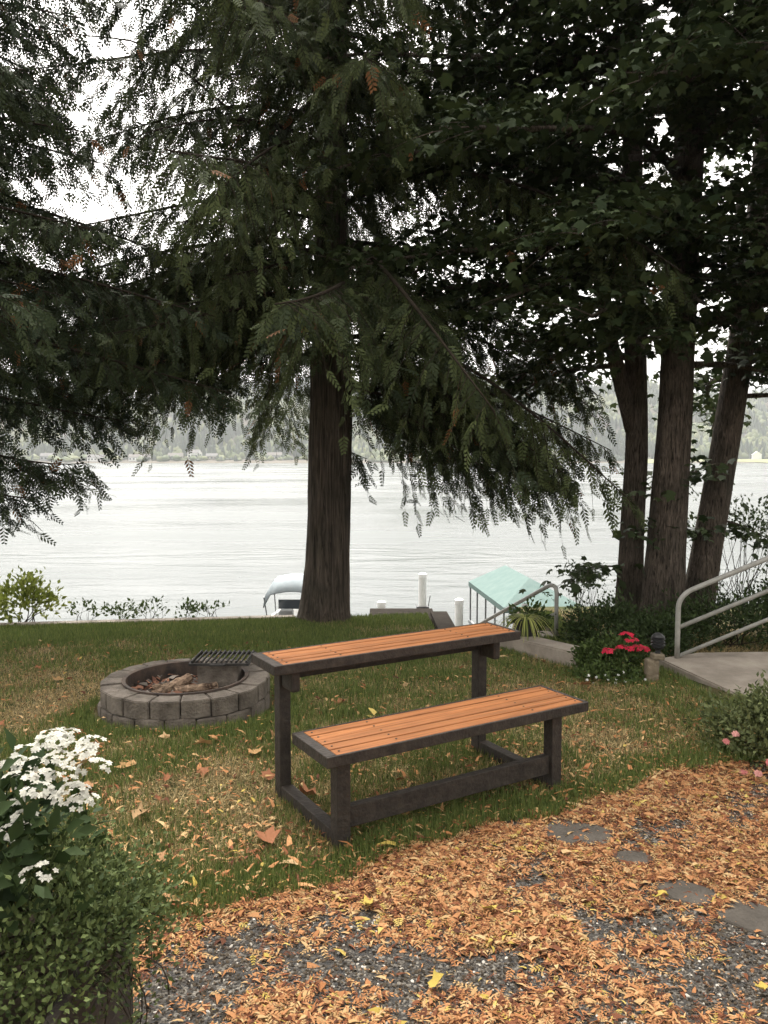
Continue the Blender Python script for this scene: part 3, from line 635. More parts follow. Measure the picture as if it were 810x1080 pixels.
# ------------------------------------------------------------------ convertible bench
def bench():
    a = .539; u = np.array([math.cos(a), math.sin(a), 0]); v = np.array([-math.sin(a), math.cos(a), 0]); k = np.array([0, 0, 1.0]); o = np.array([-.208, 3.442, 0])
    ax = np.array([u, v, k])
    T = thing('convertible_bench', 'bench with orange slatted seat and raised orange table ledge on a dark wooden frame', 'bench', o)
    def W(U, Vv, Z): return o + u * U + v * Vv + k * Z
    def bx(U0, U1, V0, V1, Z0, Z1, bev=.004): return box(W((U0 + U1) / 2, (V0 + V1) / 2, (Z0 + Z1) / 2), (U1 - U0, V1 - V0, Z1 - Z0), ax, bev, 2)
    L = 1.345; Wd = .70
    def slab(U0, U1, V0, V1, Z, th, nm, np_):
        bf, bb, bl, br = .013, .011, .052, .022
        fr = join(bx(U0, U1, V0, V0 + bf, Z - th, Z), bx(U0, U1, V1 - bb, V1, Z - th, Z), bx(U0, U0 + bl, V0 + bf + .001, V1 - bb - .001, Z - th, Z), bx(U1 - br, U1, V0 + bf + .001, V1 - bb - .001, Z - th, Z),
                  bx(U0 + bl + .3, U0 + bl + .36, V0 + bf + .001, V1 - bb - .001, Z - th, Z - .026), bx(U1 - br - .36, U1 - br - .3, V0 + bf + .001, V1 - bb - .001, Z - th, Z - .026))
        obj(nm + '_frame', fr, M['frame'], T)
        w = (V1 - V0 - bf - bb - .004) / np_
        scr = []
        for i in range(np_):
            vm = V0 + bf + .002 + (i + .5) * w
            for uu in (U0 + bl + .03, U0 + bl + .33, U1 - br - .33, U1 - br - .03):
                c = W(uu, vm, Z - .0005); scr.append(lathe([(.0055, 0), (.0055, .0018), (0, .0019)], c, 8))
        sl = join(*[bx(U0 + bl + .002, U1 - br - .002, V0 + bf + .002 + i * w + .0035, V0 + bf + .002 + (i + 1) * w - .0035, Z - .025, Z - .001 + (.0012 * ((i * 7) % 3 - 1)), .003) for i in range(np_)])
        al = join(sl, *scr); mi = [0] * len(sl[1]) + [1] * (len(al[1]) - len(sl[1]))
        obj(nm + '_slats', (al[0], al[1], mi), [M['plank'], M['iron']], T)
    slab(-.066, L + .15, -.037, .335, .452, .052, 'seat', 5)
    slab(-.098, L + .10, .46, .765, .746, .050, 'table', 5)
    gl = lambda U, Vv: float(gz(W(U, Vv, 0)[1])) - .01
    for U in (0.0, L - .075):
        obj('front_leg', bx(U, U + .068, -.002, .066, gl(U, 0), .3995), M['frame'], T)
        obj('rear_post', bx(U, U + .062, Wd - .07, Wd, gl(U, Wd), .696), M['frame'], T)
        g0 = gl(U, .4) + .005
        obj('base_rail', bx(U + .004, U + .066, .0715, Wd - .0705, g0 + .0, g0 + .075), M['frame'], T)
        obj('bracket', bx(U + .010, U + .060, Wd - .20, Wd - .0705, .585, .6955, .014), M['frame'], T)
    obj('stretcher', bx(.0755, L - .0755, .016, .056, .085, .185), M['frame'], T)
    obj('rear_stretcher', bx(.0705, L - .0755, Wd - .052, Wd - .018, .615, .69), M['frame'], T)
bench()

# ------------------------------------------------------------------ fire ring
PC = np.array([-1.45, 5.75, float(gz(5.75))])
def fire_ring():
    T = thing('fire_ring', 'round fire ring of two courses of grey concrete blocks on the lawn', 'fire pit', PC)
    rs = np.random.default_rng(5)
    for course, (z0, z1, nb, off) in enumerate([(-.04, .100, 18, .5), (.102, .225, 18, .0)]):
        ps = []
        for i in range(nb):
            a0 = (i + off) / nb * 2 * math.pi + .007; a1 = (i + 1 + off) / nb * 2 * math.pi - .007
            ro = (.597 if course else .607) + rs.uniform(-.007, .007); ri = .445; dz = rs.uniform(-.005, .005)
            bm = bmesh.new(); vs = []
            for z in (z0 + dz, z1 + dz):
                for (r, a) in ((ri, a0), (ro * .993, a0), (ro * 1.012, (a0 + a1) / 2), (ro * .993, a1), (ri, a1)):
                    vs.append(bm.verts.new((PC[0] + r * math.cos(a), PC[1] + r * math.sin(a), PC[2] + z)))
            bm.faces.new(vs[4::-1]); bm.faces.new(vs[5:])
            for j in range(5): bm.faces.new((vs[j], vs[(j + 1) % 5], vs[5 + (j + 1) % 5], vs[5 + j]))
            bmesh.ops.recalc_face_normals(bm, faces=bm.faces[:]); bmesh.ops.bevel(bm, geom=bm.edges[:], offset=.006, segments=2, affect='EDGES'); ps.append(bmvf(bm))
        obj('block_course', join(*ps), M['block'], T)
    obj('steel_liner', lathe([(.425, -.02), (.425, .236), (.452, .24), (.452, .226), (.44, .222), (.44, -.02)], PC, 56), M['rust'], T, smooth=False)
    n = 40; V = [PC + [0, 0, .11]]; F = []
    for j, r in enumerate((.15, .3, .424)):
        for i in range(n):
            a = i / n * 2 * math.pi; V.append(PC + [r * math.cos(a), r * math.sin(a), .10 + .03 * mnoise.noise(Vector((r * 9 * math.cos(a), r * 9 * math.sin(a), 1)))])
    F = [(0, 1 + i, 1 + (i + 1) % n) for i in range(n)] + [(1 + j * n + i, 1 + (j + 1) * n + i, 1 + (j + 1) * n + (i + 1) % n, 1 + j * n + (i + 1) % n) for j in range(2) for i in range(n)]
    obj('ash_bed', (np.array(V), F), M['ash'], T, smooth=True)
    nb = 260; a = rng.uniform(0, 6.28, nb); rr = .41 * np.sqrt(rng.random(nb)); q = np.stack([PC[0] + rr * np.cos(a), PC[1] + rr * np.sin(a), PC[2] + .125 + rng.random(nb) * .035], 1)
    d = np.stack([np.cos(a * 3.3), np.sin(a * 3.3), rng.normal(size=nb) * .25], 1); l = rng.uniform(.03, .10, nb)
    V, F = scatter(SLIVER[0], SLIVER[1], q, frames(d, np.array([0, 0, 1.0]) + rng.normal(size=(nb, 3)) * .4), np.stack([l * .4, l, l], 1))
    obj('bark_scraps', (V, F), M['litter'], T, col=rep(np.where(rng.random((nb, 1)) < .6, mixcol((.10, .045, .03), (.28, .14, .09), rng.random(nb)), mixcol((.03, .027, .025), (.3, .26, .22), rng.random(nb))), 5))['kind'] = 'stuff'
    # grate on its block, towards the right at the back
    g = PC + [.24, .17, .075]
    props(obj('concrete_block', box(g + [-.02, -.05, .122], (.30, .16, .215), None, .012, 2), M['block'], loc=g), 'sooty concrete block inside the fire ring holding up the grill grate', 'block')
    gp = [bar(g + [x, -.17, .267], g + [x, .17, .267], .014, .016, .003) for x in np.linspace(-.20, .20, 12)]
    G = thing('grill_grate', 'black iron grill grate lying on the block in the fire ring', 'grate', g)
    obj('grate_bars', join(*gp), M['iron'], G)
    fr = join(bar(g + [-.22, -.172, .248], g + [.22, -.172, .248], .018, .020, .002), bar(g + [-.22, .172, .248], g + [.22, .172, .248], .018, .020, .002),
              bar(g + [-.212, -.163, .248], g + [-.212, .163, .248], .016, .020, .002), bar(g + [.212, -.163, .248], g + [.212, .163, .248], .016, .020, .002))
    obj('grate_frame', fr, M['iron'], G)
    obj('handle', tube([g + [-.05, -.18, .246], g + [-.05, -.24, .26], g + [.05, -.24, .26], g + [.05, -.18, .246]], .008, 8), M['iron'], G)
    for (p0, p1, r, lab) in [((-.19, -.20, .075), (.0, .09, .13), .034, 'charred log propped steeply in the fire ring'), ((-.05, -.13, .09), (.23, -.02, .09), .032, 'pale split log lying across the ash near the block'),
                             ((-.24, -.06, .075), (-.02, .12, .078), .026, 'thin dark stick lying at the back of the ash'), ((.0, -.24, .07), (.2, -.19, .07), .026, 'short pale wood scrap at the front of the fire ring ash')]:
        p0 = PC + p0 + [0, 0, .07]; p1 = PC + p1 + [0, 0, .07]; r *= 1.15; pts = np.linspace(p0, p1, 7) + rng.normal(size=(7, 3)) * .005
        props(obj('firewood_log', tube(pts, r * rng.uniform(.85, 1.1, 7), 9), M['log'], loc=p0), lab, 'log', 'firewood in the fire ring')
fire_ring()

# ------------------------------------------------------------------ right-hand slab, steps, rails
def slab():
    poly = [(2.54, 7.28), (2.78, 6.10), (3.4, 5.95), (4.0, 5.9), (4.0, 7.55), (3.0, 7.5)]
    bm = bmesh.new(); V, F = prism(poly, lambda x, y: float(gz(y)) - .12, lambda x, y: -.10)
    vs = [bm.verts.new(v) for v in V]
    for f in F: bm.faces.new([vs[i] for i in f])
    bmesh.ops.recalc_face_normals(bm, faces=bm.faces[:]); bmesh.ops.bevel(bm, geom=bm.edges[:], offset=.012, segments=2, affect='EDGES')
    props(obj('concrete_slab', bmvf(bm), M['concrete'], loc=(3.2, 6.8, -.2)), 'weathered concrete landing slab under the grey ramp rail', 'slab')
    st = [box((4.0 + .17 + .34 * i + .002 * i, 6.73, -.10 - .08 + .075 * (i + 1)), (.34, 1.64, .16 + .15 * (i + 1)), None, .008) for i in range(5)]
    props(obj('concrete_steps', join(*st), M['concrete'], loc=(4.2, 6.7, -.2)), 'concrete steps rising from the landing slab beyond the right edge', 'steps')
slab()
def arc_path(p0, c, p1, n=8):
    t = np.linspace(0, 1, n)[:, None]; p0, c, p1 = map(lambda p: np.array(p, float), (p0, c, p1))
    return (1 - t) ** 2 * p0 + 2 * t * (1 - t) * c + t * t * p1
def ramp_rail():
    y = 7.28; T = thing('handrail', 'grey pipe handrail with three sloping bars rising to the right from the slab', 'handrail', (2.72, y, -.1))
    s = .42; x0 = 2.715
    def rl(x, z): return z + s * (x - x0 - .1)
    path = np.concatenate([[(x0, y, -.11)], [(x0, y, .1)], [(x0, y, .33)], arc_path((x0, y, .36), (x0, y, .50), (x0 + .17, y, rl(x0 + .17, .53))), [(4.0, y, rl(4.0, .53))], [(5.6, y, rl(5.6, .53))]])
    obj('top_rail', tube(path, .0235, 14), M['rail'], T, smooth=True)
    obj('middle_rail', tube([(x0, y, rl(x0, .225)), (5.6, y, rl(5.6, .225))], .020, 12), M['rail'], T, smooth=True)
    obj('bottom_rail', tube([(x0 + .0, y, rl(x0, -.045)), (5.6, y, rl(5.6, -.045))], .018, 12), M['rail'], T, smooth=True)
    obj('far_post', tube([(5.4, y, .2), (5.4, y, rl(5.4, .53))], .025, 12), M['rail'], T, smooth=True)
ramp_rail()
def garden_light():
    x, y = 2.30, 6.66; z = float(gz(y)) - .02
    props(obj('stone_post', join(box((x - .03, y, z + .115), (.105, .105, .22), None, .02, 2), box((x + .015, y - .005, z + .245), (.10, .10, .05), None, .012, 2)), M['stone'], loc=(x, y, z)), 'short tan stone post at the corner of the concrete slab', 'post')
    T = thing('garden_light', 'small dark tiered lantern standing on the tan stone post', 'garden light', (x + .02, y, z + .27))
    c = np.array([x + .02, y, z + .27])
    obj('lantern_base', lathe([(0, .0), (.022, .0), (.022, .03), (.045, .045), (.05, .055), (0, .055)], c, 20), M['black'], T, smooth=False)
    for h in (.062, .088, .114): obj('louvre_tier', lathe([(.0, h), (.036, h), (.058, h + .004), (.06, h + .012), (.044, h + .019), (0, h + .019)], c, 20), M['black'], T)
    obj('lamp_tube', lathe([(.03, .056), (.03, .135)], c, 14), M['steelgrey'], T)
    obj('lantern_cap', lathe([(.0, .134), (.055, .136), (.056, .142), (.035, .165), (.012, .175), (.0, .178)], c, 20), M['black'], T)
garden_light()

# ------------------------------------------------------------------ kerb, lake stairs, rail, planter pot
def kerb():
    p0 = np.array([1.33, 8.55]); p1 = np.array([1.93, 7.28]); d = (p1 - p0) / np.linalg.norm(p1 - p0); s = np.array([-d[1], d[0]]) * .15
    poly = [tuple(p0 - s), tuple(p1 - s), tuple(p1 + s), tuple(p0 + s)]
    bm = bmesh.new(); V, F = prism(poly, lambda x, y: float(gz(y)) - .1, lambda x, y: float(gz(y)) + .15)
    vs = [bm.verts.new(v) for v in V]
    for f in F: bm.faces.new([vs[i] for i in f])
    bmesh.ops.recalc_face_normals(bm, faces=bm.faces[:]); bmesh.ops.bevel(bm, geom=bm.edges[:], offset=.015, segments=2, affect='EDGES')
    props(obj('concrete_kerb', bmvf(bm), M['concrete'], loc=(1.6, 7.9, -.2)), 'low grey concrete kerb running from the potted plant to the flowers', 'kerb')
kerb()
def lake_stairs():
    st = []
    for i in range(9):
        zt = float(gz(9.2)) - .01 - .17 * i; y0 = 9.28 + .34 * i
        st.append(box((1.5, y0 + .17, zt - .4), (1.05, .338, .8), None, .006))
    props(obj('lake_stairs', join(*st), M['concrete'], loc=(1.5, 9.3, -.4)), 'concrete stairs going down to the lake behind the bench table', 'stairs')
    # timber side wall
    V, F = prism([(.72, 9.3), (.97, 9.3), (.97, 12.2), (.72, 12.2)], lambda x, y: -3.6, lambda x, y: float(gz(9.3)) - .10 - .055 * (y - 9.3))
    props(obj('timber_wall', (V, F), M['timber'], loc=(.8, 9.3, -.5)), 'dark weathered timber wall beside the lake stairs', 'wall')
    T = thing('handrail', 'slim grey handrail curving down beside the potted plant towards the lake', 'handrail', (2.0, 9.15, -.4))
    path = np.concatenate([[(2.0, 9.15, -.36)], [(2.0, 9.15, 0.0)], arc_path((2.0, 9.15, .17), (2.0, 9.15, .31), (1.94, 9.32, .245)), [(1.40, 11.0, -.53)], [(1.1, 11.95, -.97)]])
    obj('top_rail', tube(path, .024, 12), M['rail'], T, smooth=True)
    obj('rail_post', tube([(1.1, 11.95, -1.95), (1.1, 11.95, -.97)], .022, 10), M['rail'], T, smooth=True)
    p2 = np.array([(2.0, 9.15, -.05), (1.4, 11.0, -.85), (1.1, 11.95, -1.28)])
    obj('middle_rail', tube(p2, .02, 10), M['rail'], T, smooth=True)
lake_stairs()
def spider_plant():
    c = np.array([1.50, 8.36, float(gz(8.36)) + .15])
    T = thing('potted_plant', 'yellow green strap leaved plant in a dark pot on the end of the kerb', 'potted plant', c)
    obj('pot', lathe([(0, 0), (.085, 0), (.12, .17), (.128, .175), (.128, .19), (.112, .19), (.108, .16), (0, .155)], c, 24), M['black'], T)
    ps = []; n = 90
    tv = []; tf = []; cols = []
    rs = np.random.default_rng(9)
    for i in range(n):
        az = rs.uniform(0, 6.28); l = rs.uniform(.2, .42); h = np.array([math.cos(az), math.sin(az), 0]); s = np.array([-h[1], h[0], 0]); b = len(tv)
        col = np.array([.10, .13, .03]) * rs.uniform(.6, 1.5) if rs.random() < .4 else np.array([.36, .38, .12]) * rs.uniform(.7, 1.2)
        for j in range(6):
            t = j / 5; p = c + [0, 0, .17] + h * l * t * .95 + np.array([0, 0, l * (.75 * t - 1.15 * t * t)]); w = .011 * (1 - t * .85)
            tv += [p - s * w, p + s * w]; cols += [col, col]
        tf += [(b + 2 * j, b + 2 * j + 1, b + 2 * j + 3, b + 2 * j + 2) for j in range(5)]
    obj('foliage', (np.array(tv), np.array(tf)), M['leaf'], T, col=np.array(cols))
    flower_head(T, c + [-.02, -.05, .33], .03, 8, .022, (.8, .8, .78), 88)
spider_plant()
shrub('shrub', 'small dark leafy plant tucked behind the potted plant', 'shrub', (1.62, 8.75, -.36), (1.6, 8.75, -.05), (.2, .15, .22), 420, (.04, .08), MID, 90, 20, .25)
# bank edging: concrete cap along the lawn edge and a timber landing
pts = [(-9, 9.46), (-4.9, 10.19), (-2, 10.89), (-1.25, 11.06)]
props(obj('concrete_edging', join(*[bar((*a, float(gz(a[1])) - .06), (*b, float(gz(b[1])) - .06), .16, .20, .01) for a, b in zip(pts[:-1], pts[1:])]), M['concrete'], loc=(-4, 10.4, -.5)), 'thin grey concrete edging where the lawn meets the bank', 'edging')
props(obj('timber_landing', join(*[box((-.05 + .0 + .65 * .5, 11.85 + .15 * i, float(gz(11.6)) - .15), (1.0, .145, .06), None, .006) for i in range(6)], box((.28, 11.77, float(gz(11.6)) - .23), (1.0, .045, .20), None, .005)), M['timber'], loc=(.3, 11.9, -.5)), 'low brown timber landing at the lawn edge right of the cedar', 'landing')

# ------------------------------------------------------------------ foreground planter with hydrangea and trailing plant
def planter():
    x0, x1, y0, y1, zt = -1.75, -.775, 1.70, 2.36, .43
    c = ((x0 + x1) / 2, (y0 + y1) / 2, 0)
    T = thing('planter_box', 'dark wooden planter box at the lower left holding white flowers', 'planter', c)
    t = .03
    ps = []
    for i in range(3):
        z = .01 + .14 * i + .068
        ps += [box(((x0 + x1) / 2, y0 + t / 2, z), (x1 - x0, t, .134), None, .004), box(((x0 + x1) / 2, y1 - t / 2, z), (x1 - x0, t, .134), None, .004),
               box((x0 + t / 2, c[1], z), (t, y1 - y0 - 2 * t - .002, .134), None, .004), box((x1 - t / 2, c[1], z), (t, y1 - y0 - 2 * t - .002, .134), None, .004)]
    obj('plank_sides', join(*ps), M['planter'], T)
    obj('soil', box((c[0], c[1], .2), (x1 - x0 - 2 * t - .004, y1 - y0 - 2 * t - .004, .36)), M['soil'], T)
    G, _ = shrub('trailing_plant', 'small leaved trailing plant spilling over the planter sides', 'plant', (-1.05, 2.1, .38), (-1.06, 2.08, .47), (.43, .42, .21), 17000, (.013, .026), ((0.024, 0.040, 0.014), (0.16, 0.20, 0.07)), 81, 130, .16, stems=14, zmin=.30, stem_r=.003)
    rs = np.random.default_rng(82)
    # strands hanging down the right and front faces
    O = []; D = []; St = []
    for i in range(26):
        if rs.random() < .7: p = np.array([x1 + rs.uniform(.0, .05), rs.uniform(y0, y1 + .03), .43]); out = np.array([1, 0, 0.])
        else: p = np.array([rs.uniform(x0 + .3, x1), y0 - rs.uniform(.0, .04), .43]); out = np.array([0, -1, 0.])
        l = rs.uniform(.06, .28) * (.35 + .65 * (p[1] < 2.05))
        u = np.linspace(0, 1, 7); side = rs.normal(size=3) * .05
        P = p[None] + out[None] * (.09 * np.sin(u * 2.2))[:, None] * rs.uniform(.3, 1.2) + side[None] * u[:, None]; P[:, 2] = .43 + .05 * np.sin(u * 3.1) - l * u ** 1.3
        St.append(tube(P, .0018, 4, caps=False))
        n = int(l * 170) + 6; k = rs.random(n)
        q = np.stack([np.interp(k, u, P[:, j]) for j in range(3)], 1) + rs.normal(size=(n, 3)) * .016
        O.append(q); D.append(out[None] * .5 + rs.normal(size=(n, 3)) * .7 + [0, 0, -.1])
    O = np.concatenate(O); D = np.concatenate(D); n = len(O)
    V, F = scatter(OVATE[0], OVATE[1], O, frames(D, rs.normal(size=(n, 3)) + [.5, -.4, .8]), rs.uniform(.010, .021, n))
    obj('hanging_strands', (V, F), M['leaf'], G, col=rep(mixcol((0.022, 0.034, 0.013), (0.11, 0.14, 0.055), rs.random(n)), 5))['kind'] = 'stuff'
    obj('strand_stems', join(*St), M['twig'], G)['kind'] = 'stuff'
    # hydrangea
    Hd, _ = shrub('white_flower_plant', 'tall bushy plant with flat clusters of small white flowers in the planter', 'flowering plant', (-1.18, 2.08, .38), (-1.16, 2.08, .66), (.33, .26, .30), 1000, (.04, .078), ((0.010, 0.022, 0.008), (0.05, 0.078, 0.024)), 83, 60, .2, stems=26, zmin=.45, stem_r=.004, upright=.25)
    heads = [(18, 800), (45, 790), (68, 800), (52, 808), (75, 812), (90, 790), (25, 815), (10, 832), (38, 828), (58, 826), (70, 842), (84, 803), (92, 818), (30, 843), (8, 850), (15, 873), (62, 850), (78, 856), (48, 783), (28, 936), (5, 812), (60, 783), (2, 890)]
    for i, (px, py) in enumerate(heads):
        dep = 2.02 + .10 * math.sin(i * 2.3) - .0008 * (py - 780)
        X = (px - 405) / 841 * dep; Z = 1.75 - (py - 483) / 841 * dep
        flower_head(Hd, (X, dep, Z), .032 + .010 * ((i * 7) % 5) / 4, 20, .0102, (.56, .55, .48), 830 + i, flat=.5, up=(.1, -.35, 1))
planter()

# ------------------------------------------------------------------ lakeside: dock, piles, boat, boat cover
def pile(label, x, y, top, r, cap=True):
    T = thing('dock_pile', label, 'pile', (x, y, WATER - 1), 'white dock piles')
    obj('pile_shaft', lathe([(r, 0), (r, top - WATER + 1 - .1)], (x, y, WATER - 1), 20), M['pile'], T, smooth=True)
    obj('pile_cap', lathe([(r * 1.12, 0), (r * 1.12, .13), (r * .6, .17), (0, .18)], (x, y, top - .16), 20), M['white'], T)
    return T
pile('stubby white dock pile beside the cedar trunk', -.08, 25.0, -2.77, .125)
T = pile('tallest white dock pile standing alone in front of the water', 1.32, 27.0, -2.17, .13)
obj('pile_collar', join(box((1.32, 27, -3.35), (.42, .42, .10), None, .01), tube([(1.5, 27, -3.4), (1.58, 27, -2.95)], .015, 6)), M['black'], T)
pile('grey topped white dock pile left of the teal boat cover', 2.38, 25.0, -2.70, .13)
def dock():
    T = thing('boat_dock', 'low timber dock on the lake below the bank', 'dock', (.4, 25, WATER))
    obj('deck', join(*[box((.4, 17.5 + .3 * i, WATER + .62), (1.7, .29, .05), None, .004) for i in range(36)]), M['timber'], T)
    obj('deck_beams', join(*[box((x, 22.8, WATER + .5), (.12, 10.8, .18)) for x in (-.35, 1.15)]), M['timber'], T)
dock()
def boat():
    c = np.array([-3.12, 28.2, WATER]); T = thing('motor_boat', 'small white motor boat with a pale blue canvas top moored behind the cedar', 'boat', c)
    secs = [(-2.0, .95, .75, .85), (-1.0, 1.0, .78, .8), (.3, .95, .85, .8), (1.4, .65, .95, .72), (2.2, .05, 1.05, .8)]
    V = []; F = []
    for (x, hw, fr, _) in secs:
        for (yy, zz) in ((-hw, fr), (-hw * .9, .25), (0, -.15), (hw * .9, .25), (hw, fr), (hw * .88, fr), (hw * .8, .35), (-hw * .8, .35), (-hw * .88, fr)): V.append((c[0] + yy, c[1] + x, c[2] + zz))
    n = 9; F = [(i * n + j, i * n + (j + 1) % n, (i + 1) * n + (j + 1) % n, (i + 1) * n + j) for i in range(4) for j in range(n)] + [tuple(range(n - 1, -1, -1)), tuple(4 * n + j for j in range(n))]
    obj('hull', (np.array(V), F), M['white'], T)
    obj('seat', box(c + [0, -1.2, .65], (1.4, .5, .5), None, .06, 2), M['siding_grey'], T); obj('seat', box(c + [-.4, .2, .75], (.5, .5, .6), None, .06, 2), M['siding_grey'], T)
    obj('console', box(c + [.42, .3, .95], (.5, .45, .6), None, .05, 2), M['white'], T)
    obj('windscreen', box(c + [0, .75, 1.15], (1.5, .03, .35)), M['glass'], T)
    m = join(box(c + [.15, -2.2, 1.02], (.45, .55, .5), None, .12, 3), box(c + [.15, -2.22, .45], (.18, .3, .8), None, .04))
    obj('outboard_motor', m, M['black'], T)
    V = []; nx, ny = 9, 6
    for j in range(ny):
        for i in range(nx):
            a = (i / (nx - 1) - .5) * 2; V.append(c + [a * .98, -1.5 + 2.6 * j / (ny - 1), 2.34 - .20 * a * a - (.40 if abs(a) == 1 else 0) * .9 - (.30 if j in (0, ny - 1) else 0) - .08 * abs(j / (ny - 1) - .5)])
    F = [(j * nx + i, j * nx + i + 1, (j + 1) * nx + i + 1, (j + 1) * nx + i) for j in range(ny - 1) for i in range(nx - 1)]
    o = obj('canvas_top', (np.array(V), F), M['canvas_blue'], T, smooth=True)
    md = o.modifiers.new('thick', 'SOLIDIFY'); md.thickness = .03
    for sx in (-.95, .95):
        for sy in (-1.45, 1.0): obj('canopy_pole', tube([c + [sx * .9, sy * .8, .8], c + [sx, sy, 1.8]], .022, 8), M['steelgrey'], T)
boat()
def boat_cover():
    A = np.array([2.95, 27.6, -2.55]); B = np.array([3.45, 22.7, -2.55]); dv = (B - A) / np.linalg.norm(B - A); w = np.array([-dv[1], dv[0], 0]); w = w if w[0] > 0 else -w
    Wd = 2.35; zr = .62
    T = thing('boat_lift_cover', 'teal canvas boat lift cover on thin poles at the water', 'boat cover', (A + B) / 2 + w * Wd / 2)
    C_, D_ = B + w * Wd, A + w * Wd
    R1 = A + dv * .5 + w * Wd / 2 + [0, 0, zr]; R2 = B - dv * 1.5 + w * Wd / 2 + [0, 0, zr]
    dn = np.array([0, 0, -.16])
    V = np.array([A, B, C_, D_, R1, R2, A + dn, B + dn, C_ + dn, D_ + dn])
    F = [(0, 1, 5, 4), (1, 2, 5), (2, 3, 4, 5), (3, 0, 4), (0, 6, 7, 1), (1, 7, 8, 2), (2, 8, 9, 3), (3, 9, 6, 0)]
    o = obj('canvas', (V, F), M['canvas_teal'], T); md = o.modifiers.new('thick', 'SOLIDIFY'); md.thickness = .025
    for f in (.03, .25, .5, .75, .97):
        for s in (0, 1):
            p = A + (B - A) * f + w * (Wd * s) + w * (.04 if s == 0 else -.04); obj('pole', tube([[p[0], p[1], WATER - .6], [p[0], p[1], p[2] - .02]], .028, 8), M['steelgrey'], T)
    obj('lift_beam', join(*[bar(A + w * (Wd * s + (.04 if s == 0 else -.04)) + [0, 0, -1.4], B + w * (Wd * s + (.04 if s == 0 else -.04)) + [0, 0, -1.4], .08, .12) for s in (0, 1)]), M['steelgrey'], T)
boat_cover()

# ------------------------------------------------------------------ houses on the far shore
def house(label, x, y, w, d, h, wall, roof, rz, dz=0):
    z = float(hill(x, y)) - .5 + dz; T = thing('shore_house', label, 'house', (x, y, z), 'houses on the far shore')
    c, s = math.cos(rz), math.sin(rz); ax = np.array([[c, s, 0], [-s, c, 0], [0, 0, 1.0]])
    def L(V): return (np.asarray(V, float) @ ax) + [x, y, z]
    V = np.array([(-w/2, -d/2, 0), (w/2, -d/2, 0), (w/2, d/2, 0), (-w/2, d/2, 0), (-w/2, -d/2, h), (w/2, -d/2, h), (w/2, d/2, h), (-w/2, d/2, h), (-w/2, 0, h + d*.36), (w/2, 0, h + d*.36)])
    obj('wall', (L(V), [(0, 1, 5, 4), (2, 3, 7, 6), (1, 2, 6, 9, 5), (3, 0, 4, 8, 7)]), M[wall], T)
    o = .6; k = .36 * o
    RV = np.array([(-w/2-o, -d/2-o, h-k), (w/2+o, -d/2-o, h-k), (w/2+o, 0, h+d*.36+.15), (-w/2-o, 0, h+d*.36+.15), (-w/2-o, d/2+o, h-k), (w/2+o, d/2+o, h-k)])
    RV2 = RV + [0, 0, .3]
    obj('roof', (L(np.concatenate([RV, RV2])), [(0, 3, 2, 1), (3, 4, 5, 2), (6, 7, 8, 9), (9, 8, 11, 10), (0, 1, 7, 6), (4, 10, 11, 5), (0, 6, 9, 3), (3, 9, 10, 4), (1, 2, 8, 7), (2, 5, 11, 8)]), M[roof], T)
    for i in range(max(2, int(w / 4))):
        wx = -w / 2 + w * (i + .5) / max(2, int(w / 4)); b = box((wx, -d/2 - .02, h * .55), (w / max(2, int(w / 4)) * .5, .08, h * .38)); obj('window', (L(b[0]), b[1]), M['glass'], T)
def px2x(px, Y): return (px - 405) / 841 * Y
for lab, px, Y, w, d, h, wl, rf, rz, dz in [
    ('pale grey house farthest left on the far shore', 52, 1035, 18, 10, 6, 'siding_grey', 'roof_grey', .1, 0),
    ('white low house on the left far shore', 103, 1035, 22, 10, 5, 'siding_white', 'roof_grey', -.1, 0),
    ('long white house partly behind hanging cedar sprays', 148, 1030, 26, 10, 5, 'siding_white', 'roof_brown', .05, 0),
    ('white house set higher up the far slope', 188, 1120, 20, 10, 7, 'siding_white', 'roof_grey', 0, 0),
    ('tan house low on the far shore below the white one', 186, 1035, 18, 10, 5, 'siding_tan', 'roof_brown', .15, 0),
    ('tall white gabled house on the far shore left of the cedar trunk', 206, 1040, 15, 11, 9, 'siding_white', 'roof_grey', -.3, 0),
    ('small tan cottage by the water near the cedar trunk', 224, 1033, 14, 9, 5, 'siding_tan', 'roof_grey', .1, 0),
    ('grey house half hidden behind the cedar sprays near the trunk', 290, 1040, 18, 10, 6, 'siding_grey', 'roof_brown', 0, 0),
    ('white cottage right of the cedar trunk across the lake', 430, 1035, 16, 9, 5, 'siding_white', 'roof_grey', .1, 0),
    ('grey house across the lake behind the low cedar sprays', 500, 1040, 18, 10, 6, 'siding_grey', 'roof_grey', -.1, 0),
    ('white gabled house on the green shore at the right edge', 797, 1065, 20, 11, 7, 'siding_white', 'siding_white', 1.2, 0),
    ('small white shed on the green shore behind the leaning maple', 771, 1065, 10, 8, 4, 'siding_white', 'roof_grey', .1, 0)]:
    house(lab, px2x(px, Y), Y, w, d, h, wl, rf, rz, dz)

